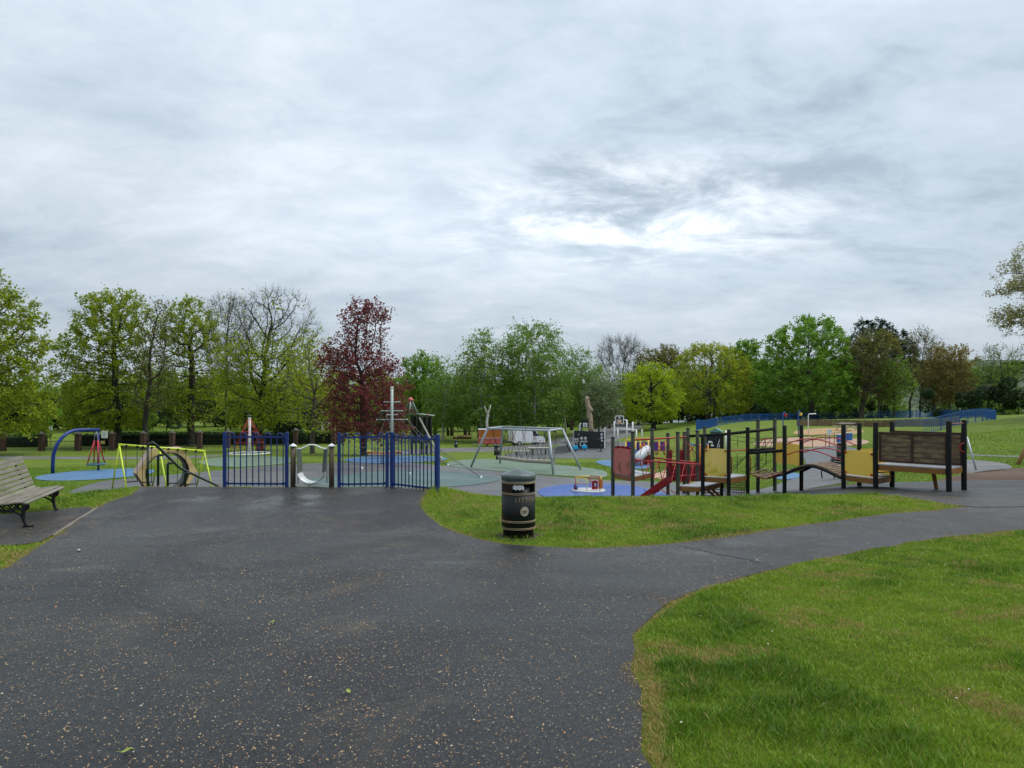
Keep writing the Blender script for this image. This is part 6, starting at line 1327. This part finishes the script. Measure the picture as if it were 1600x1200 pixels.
def lawn():
    R = np.random.default_rng(99); n = 2400000
    # candidates with density falling off with distance
    d = 2.3*np.exp(R.uniform(0, 1, n)*math.log(20/2.3)); u = R.uniform(-.80, .80, n); keep = R.uniform(0, 1, n) < np.clip((d/20)**.55, 0, 1)*np.where(u > .1, 1, .8)
    d, u = d[keep], u[keep]; x, y = u*d, d
    hard = [PATH, PAD, TRAIL]+[p for nm, p, _, _ in REG if nm in ('playground_asphalt',)]
    ok = np.ones(len(x), bool)
    for p in hard: ok &= ~inside(x, y, p)
    lawnpt = ok.copy(); ok = ok | ((R.uniform(0, 1, len(x)) < .5) & inside(x, y, PATH) & (d < 16))
    ok &= np.hypot(x-LB.x, y-LB.y) > .245
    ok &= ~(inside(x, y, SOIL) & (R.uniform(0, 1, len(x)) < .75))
    x, y, d, lawnpt = x[ok], y[ok], d[ok], lawnpt[ok]
    # distance to the worn path edge
    e = np.array([(q.x, q.y) for p in (PATH, PAD, TRAIL) for q in resample([(v.x, v.y) for v in p], .05) if q.y < 21 and q.y > 2])
    from mathutils.kdtree import KDTree
    kd = KDTree(len(e))
    for i, q in enumerate(e): kd.insert((q[0], q[1], 0), i)
    kd.balance()
    # the lawn itself, thinned to the budget, and a fringe of trodden straw creeping over the path edge
    il = np.nonzero(lawnpt)[0]; ie = np.nonzero(~lawnpt)[0]
    if len(il) > 330000: il = R.choice(il, 330000, replace=False)
    px_, py_ = x[ie], y[ie]; near_e = np.zeros(len(ie), bool)
    g = {}
    for q in e: g.setdefault((int(q[0]//.25), int(q[1]//.25)), 1)
    cell = np.array([any((int(a//.25)+i, int(b//.25)+j) in g for i in (-1, 0, 1) for j in (-1, 0, 1)) for a, b in zip(px_, py_)]) if len(ie) else near_e
    ie = ie[cell]; dd_ = np.array([kd.find((a, b, 0))[2] for a, b in zip(x[ie], y[ie])]); ie = ie[dd_ < .10*R.uniform(0, 1, len(ie))**1.3*(.3+1.2*vnoise(x[ie], y[ie], .3, 12))]
    s = np.concatenate([il, ie]); fringe = np.concatenate([np.zeros(len(il), bool), np.ones(len(ie), bool)]); x, y, d = x[s], y[s], d[s]
    de = np.array([kd.find((a, b, 0))[2] for a, b in zip(x, y)])
    n1, n2, n3 = vnoise(x, y, .9, 1), vnoise(x, y, .22, 2), vnoise(x, y, .07, 3)
    edge = np.where(fringe, 1.0, np.clip(1-de/(.05+.16*n1*n1), 0, 1))
    straw = np.clip((vnoise(x, y, .55, 5)*.6+vnoise(x, y, .16, 6)*.4-.59)*6, 0, 1)
    tall = np.clip((n1*.5+n2*.5-.55)*4, 0, 1)
    near = np.exp(-((x-LB.x)**2+(y-LB.y)**2)/.12)
    fp = at(684, 14.75); near = np.maximum(near, np.exp(-((x-fp.x)**2+(y-fp.y)**2)/.25)*1.6)
    sc = np.clip((d/4)**.62, .9, 3)
    h = (.022+.016*n3+.030*tall+.045*near)*(1-.55*edge)*R.uniform(.6, 1.3, len(x))*sc**.55
    w = .0040*sc*R.uniform(.7, 1.3, len(x))
    dead = R.uniform(0, 1, len(x)) < np.maximum(np.clip(edge*1.9, 0, .95), straw*.62+.03)
    lv = np.where(dead, R.uniform(.78, 1, len(x)), np.clip(.37+.50*(n2-.5)+.50*(.5-tall)+.40*(vnoise(x, y, 1.5, 8)-.5)+R.normal(0, .13, len(x)), 0, .72))
    z = zs(x, y); an = R.uniform(0, 2*PI, len(x)); le = h*R.uniform(.2, 1.1, len(x)); la = R.uniform(0, 2*PI, len(x))
    B = np.column_stack([x, y, z-.004]); S = np.column_stack([np.cos(an), np.sin(an), 0*an])*w[:, None]
    T = B+np.column_stack([np.cos(la)*le, np.sin(la)*le, h]); Mm = B+np.column_stack([np.cos(la)*le*.3, np.sin(la)*le*.3, h*.55])
    V = np.stack([B, Mm+S*.5, T, Mm-S*.5], axis=1).reshape(-1, 3)
    # broaden the foot so that the blade is a slim kite
    V[0::4] -= 0
    o = link('lawn_grass', np_mesh('lawn_grass', V, np.arange(len(V)).reshape(-1, 4), False, np.repeat(lv, 4)), lawn_blade_mat())
    tag(o, 'short mown grass with straw coloured edges along the path', 'grass', kind='stuff')
    # daisies
    k = 14; dd = R.uniform(3.4, 9, 4000); uu = R.uniform(.2, .74, 4000); c = vnoise(uu*dd, dd, .8, 21) > .62; xx, yy = (uu*dd)[c], dd[c]; q = ~inside(xx, yy, PATH); xx, yy = xx[q][:k], yy[q][:k]
    P = np.column_stack([xx, yy, zs(xx, yy)+.05]); r = .0055; a = np.arange(6)*PI/3
    V = (P[:, None]+np.stack([np.cos(a)*r, np.sin(a)*r, 0*a], axis=1)[None]).reshape(-1, 3); F6 = np.arange(len(V)).reshape(-1, 6)
    o = link('daisies', np_mesh('daisies', V, F6), WHITE); tag(o, 'tiny white daisies scattered in the near lawn', 'daisies', kind='stuff')
lawn()
def far_lawn():
    R = np.random.default_rng(55); n = 300000; d = 19*np.exp(R.uniform(0, 1, n)*math.log(50/19)); u = R.uniform(-.76, .76, n); x, y = u*d, d; ok = R.uniform(0, 1, n) < .9
    for nm, p, _, _ in REG: ok &= ~inside(x, y, p)
    x, y, d = x[ok][:72000], y[ok][:72000], d[ok][:72000]; n = len(x); z = zs(x, y); sc = (d/19)**.8; t = vnoise(x, y, 1.6, 41)*.5+vnoise(x, y, .5, 42)*.5
    h = (.02+.03*t)*sc*R.uniform(.6, 1.2, n); w = .016*sc*R.uniform(.7, 1.3, n); an = R.uniform(0, 2*PI, n); la = R.uniform(0, 2*PI, n)
    B = np.column_stack([x, y, z-.004]); S = np.column_stack([np.cos(an), np.sin(an), 0*an])*w[:, None]; T = B+np.column_stack([np.cos(la)*h*.8, np.sin(la)*h*.8, h]); Mm = B+(T-B)*.5
    V = np.stack([B, Mm+S*.5, T, Mm-S*.5], axis=1).reshape(-1, 3); lv = np.clip(.36+.5*(t-.5)+R.normal(0, .08, n), 0, .7)
    tag(link('far_lawn_grass', np_mesh('far_lawn_grass', V, np.arange(4*n).reshape(-1, 4), False, np.repeat(lv, 4)), bpy.data.materials['grass_blades']), 'mown grass of the playground lawns and far slopes', 'grass', kind='stuff')
far_lawn()
def litter():
    R = np.random.default_rng(123); n = 460000
    d = 2.5*np.exp(R.uniform(0, 1, n)*math.log(17/2.5)); u = R.uniform(-.78, .78, n); x, y = u*d, d
    den = .25+.75*np.clip((vnoise(x, y, 1.1, 31)*.55+vnoise(x, y, .35, 32)*.45-.3)*1.8, 0, 1); ok = R.uniform(0, 1, n) < den*(d/17)**1.35*.95+.03
    x, y, d = x[ok], y[ok], d[ok]; ins = inside(x, y, PATH) | inside(x, y, PAD) | inside(x, y, TRAIL); x, y, d = x[ins], y[ins], d[ins]
    if len(x) > 60000: s = R.choice(len(x), 60000, replace=False); x, y, d = x[s], y[s], d[s]
    L = R.uniform(.0028, .0062, len(x))*np.clip((d/5)**.35, 1, 1.4)*np.where(R.uniform(0, 1, len(x)) < .07, 1.9, 1); Wd = L*R.uniform(.28, .6, len(x)); an = R.uniform(0, 2*PI, len(x)); z = zs(x, y)+.0225
    A = np.column_stack([np.cos(an), np.sin(an), R.normal(0, .12, len(x))]); Bv = np.column_stack([-np.sin(an), np.cos(an), R.normal(0, .2, len(x))]); P = np.column_stack([x, y, z])
    V = np.stack([P-A*L[:, None], P+Bv*Wd[:, None]+[0, 0, .002], P+A*L[:, None], P-Bv*Wd[:, None]], axis=1).reshape(-1, 3)
    m, nt, b = nodes_of('bud_scales'); at_ = nt.nodes.new('ShaderNodeAttribute'); at_.attribute_name = 'lv'
    nt.links.new(_ramp(nt, at_.outputs['Fac'], [(0, (.17, .105, .055)), (.4, (.33, .215, .10)), (.75, (.42, .31, .17)), (.9, (.42, .165, .045)), (1, (.50, .44, .33))]), b.inputs['Base Color']); b.inputs['Roughness'].default_value = .7
    o = link('bud_scale_litter', np_mesh('bud_scale_litter', V, np.arange(len(V)).reshape(-1, 4), False, np.repeat(R.uniform(0, 1, len(x)), 4)), m); tag(o, 'tan bud scales and leaf crumbs scattered over the damp asphalt', 'litter', kind='stuff')
litter()
LEAFG = mk('fallen_green_leaf', (.20, .26, .03), .5, .2, 20)
for px, py, s, a, lb_ in ((199, 1181, .030, .4, 'yellow green fallen leaf on the asphalt at the bottom left'), (544, 1087, .026, 2.2, 'pale green fallen leaf on the asphalt near the bottom centre'), (427, 976, .024, 1.0, 'small green fallen leaf in the middle of the asphalt')):
    q = G(px, py)+Vector((0, 0, .024)); t = thing('fallen_leaf', lb_, 'leaf', q, a)
    pr2 = [(-1, 0), (-.6, .35), (-.1, .5), (.5, .3), (1, 0), (.5, -.3), (-.1, -.5), (-.6, -.35)]
    m = MB(); m.add([(x*s, y*s, .012*abs(y)+.006*math.sin(x*3)) for x, y in pr2]+[(0, 0, 0)], [(i, (i+1) % 8, 8) for i in range(8)], True).build('blade', LEAFG, t, True); MB().tube([(-s, 0, 0), (-1.6*s, .1*s, .004)], .0015, 4).build('stalk', LEAFG, t, True)
q = G(123, 863)+Vector((0, 0, .02)); m = MB().lathe([(0, -.012), (.02, -.005), (.024, .008), (.014, .02), (0, .024)], q, 7); tag(m.build('pebble', CONC), 'small pale stone lying on the asphalt near the bench', 'stone')
